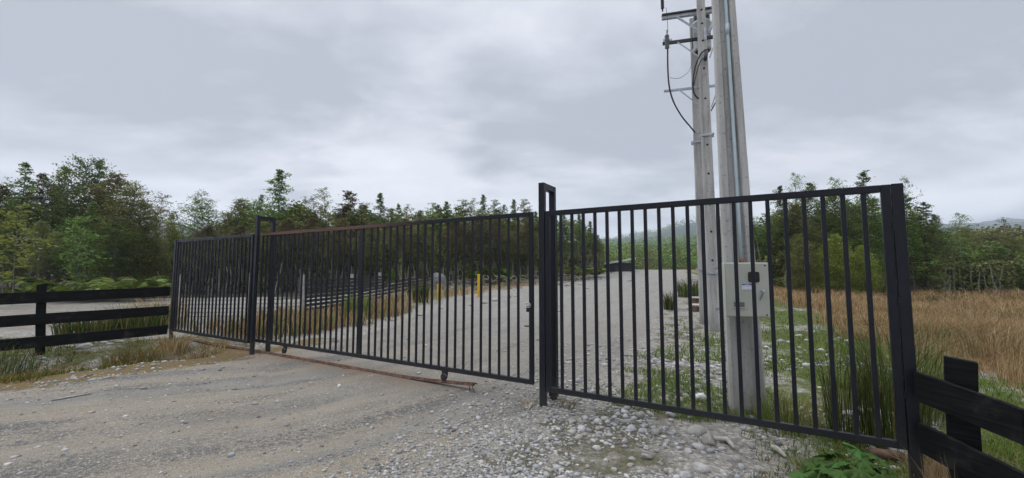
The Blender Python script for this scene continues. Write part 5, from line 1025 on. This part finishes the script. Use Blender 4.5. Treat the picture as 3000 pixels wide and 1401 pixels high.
wood('right_understorey', (2180, 3500), [(2180, 29.5), (2300, 27), (2600, 26), (2800, 27.5), (3000, 29.5), (3500, 29)], [(2180, 760), (2300, 730), (2600, 720), (2800, 745), (3000, 750), (3500, 730)], 60000, 'leaf_olive', 69, 'scrubby olive understorey along the edge of the right meadow', 5, .22, .12, .0, .43)
wood('far_right_wood', (2780, 3500), [(2780, 44), (3000, 42), (3500, 38)], [(2780, 672), (2860, 668), (3000, 668), (3500, 640)], 40000, 'leaf_olive', 59, 'olive green distant wood along the right horizon', 30, .42, .26, .2, .40)
# debris banks at the forest edge
def brush_pile(x0, y0, w, d_, h, N, seed, label):
    r_ = random.Random(seed); b = MB()
    for _ in range(N):
        a_, c_ = x0 + r_.gauss(0, w), y0 + r_.gauss(0, d_); g = gz(a_, c_); z_ = g + max(0, r_.uniform(0, h) * (1 - abs(a_ - x0) / (2.4 * w))); q = r_.uniform(0, 6.28); L = r_.uniform(.3, 1.3); 
        b.tube([(a_, c_, z_), (a_ + L * .5 * math.cos(q), c_ + L * .5 * math.sin(q), z_ + r_.uniform(-.1, .2)), (a_ + L * math.cos(q), c_ + L * math.sin(q), max(g, z_ + r_.uniform(-.3, .35)))], [.035, .03, .015], 5)
    o = b.build('brush_pile', M['bark'], None); return tag(o, label, 'brush pile', kind='stuff')
brush_pile(-1.6, 31.5, 2.6, .7, .8, 130, 3, 'grey pink heap of cut branches behind the taller yellow marker post')
brush_pile(3.4, 36.5, 2.0, .8, .9, 110, 4, 'grey heap of cut branches right of the middle post at the road edge')
brush_pile(-6.6, 27.5, 2.2, .8, .7, 100, 6, 'tangle of dead branches around the culvert beyond the rail fence')
# ------------------------------------------------------------------ valley wood and hills beyond the road crest
def crowns(N, fx, fy, fz, size, per, leafm, name, label, seed, L):
    r_ = np.random.default_rng(seed); x, y = fx(r_, N), fy(r_, N); x = x * y; z = fz(x, y); s = size * r_.uniform(.6, 1.35, N) ; c = np.stack([x, y, z], -1)
    P_ = r_.normal(size=(N, per, 3)); P_ /= np.linalg.norm(P_, axis=2, keepdims=True); P_[..., 2] = np.abs(P_[..., 2]) * 1.5 - .35; P_ *= r_.uniform(.55, 1.0, (N, per, 1)); P_[..., :2] *= (1 - .45 * np.clip(P_[..., 2:3], 0, 1)); P_ = (c[:, None] + P_ * s[:, None, None] * np.array([1, 1, 1.25])).reshape(-1, 3)
    v, f_ = leaf_quads(P_, L, L * .6, r_, .6); rn = np.clip(np.repeat(r_.random(N), per) * .75 + r_.random(N * per) * .3, 0, 1)
    return tag(mobj(name, arr_mesh(name, v, f_, [M[leafm]], rn)), label, 'wood', kind='stuff')
def hill_z(x, y): return 2 * hill_1(x / 2, y / 2)
def hill_1(x, y):
    b = np.interp(y, [60, 110, 200, 330, 480, 640, 800, 950, 1200], [-1, 1.0, 9, 24, 42, 62, 76, 70, 50]); a = x / np.maximum(y, 1)
    prof = np.interp(a, [-2.2, -1.3, -.9, -.6, -.3, .1, .22, .32, .42, .52, .65, .85, 1.05, 1.3, 2.4], [.8, .95, 1.15, .8, .4, .45, .72, .80, 1.0, 1.2, .85, .6, 1.1, 1.2, .8]); rg_ = (fbm(x / 90. + 3, y / 90., 5) - .5)
    return b * prof * (1 + .45 * rg_ * sst(y, 200, 500)) + rg_ * 9 * sst(y, 120, 300)
crowns(330, lambda r, n: r.uniform(.12, .62, n), lambda r, n: 62 + 75 * r.random(n), lambda x, y: np.interp(y, [60, 80, 110, 140], [-.5, 1.2, 3.0, 6.5]), 3.3, 230, 'leaf_dark', 'valley_wood', 'dark trees of the valley wood beyond the end of the gravel road', 71, .42)
crowns(260, lambda r, n: r.uniform(.12, .62, n), lambda r, n: 62 + 75 * r.random(n), lambda x, y: np.interp(y, [60, 80, 110, 140], [-.5, 1.2, 3.0, 6.5]), 2.9, 230, 'leaf_olive', 'valley_wood', 'olive trees of the valley wood beyond the end of the gravel road', 72, .42)
crowns(150, lambda r, n: r.uniform(.12, .62, n), lambda r, n: 62 + 75 * r.random(n), lambda x, y: np.interp(y, [60, 80, 110, 140], [-.5, 1.2, 3.0, 6.5]) - 1.5, 2.0, 230, 'leaf_brown', 'valley_brush', 'brownish scrub low in the valley beyond the end of the gravel road', 74, .42)
crowns(2600, lambda r, n: r.uniform(.10, .75, n), lambda r, n: 265 + 430 * r.random(n), lambda x, y: hill_z(x, y) + 4, 7.0, 42, 'leaf_dark', 'slope_wood', 'dark wood climbing the lower slope of the hill', 73, 2.2)
m, t, b = mat('hill_forest', .95, .1); g = t.new('ShaderNodeNewGeometry').outputs['Position']
f = t.noise(g, .016, 6, .6); v_ = t.new('ShaderNodeTexVoronoi', ins={'Vector': g, 'Scale': .08}); c = t.mix(t.mr(f, .3, .7), (.028, .042, .022), (.065, .078, .038)); c = t.mix(t.mr(v_.outputs['Distance'], .2, .9, 0, .6), c, (.014, .022, .012)); t.l.new(c, b.inputs['Base Color']); bump(t, b, t.math('MULTIPLY', v_.outputs['Distance'], -1), 1.0, 4.0)
aa = np.linspace(-2.4, 2.6, 420); yy_ = np.concatenate([np.linspace(240, 1000, 120), np.linspace(1010, 2400, 110)]); YY, AA = np.meshgrid(yy_, aa, indexing='ij'); XX = AA * YY; ZZ = hill_z(XX, YY) + (fbm(XX / 14., YY / 14., 2) - .5) * 13 - 1.5
ii = np.arange(ZZ.size).reshape(ZZ.shape); F_ = np.stack([ii[:-1, :-1], ii[:-1, 1:], ii[1:, 1:], ii[1:, :-1]], -1).reshape(-1, 4)
tag(mobj('hills', arr_mesh('hills', np.stack([XX, YY, ZZ], -1).reshape(-1, 3), F_, [m], None, True)), kind='structure')
crowns(1500, lambda r, n: r.uniform(.12, .75, n), lambda r, n: 1200 + 460 * r.random(n), lambda x, y: hill_z(x, y) + 6, 10, 26, 'leaf_dark', 'ridge_wood', 'ragged wood along the misty ridge', 75, 4.0)
# ------------------------------------------------------------------ air
hb = MB().box(-6500, 6500, -300, 2600, -30, 235); hm = bpy.data.materials.new('haze'); hm.use_nodes = True; hm.node_tree.nodes.clear(); t = NT(hm.node_tree)
pv_ = t.new('ShaderNodeVolumePrincipled', ins={'Color': (.80, .88, 1, 1), 'Density': .00042, 'Anisotropy': .2}); t.new('ShaderNodeOutputMaterial', ins={'Volume': pv_.outputs[0]})
tag(hb.build('haze', hm), 'thin pale blue haze', 'haze', kind='stuff')
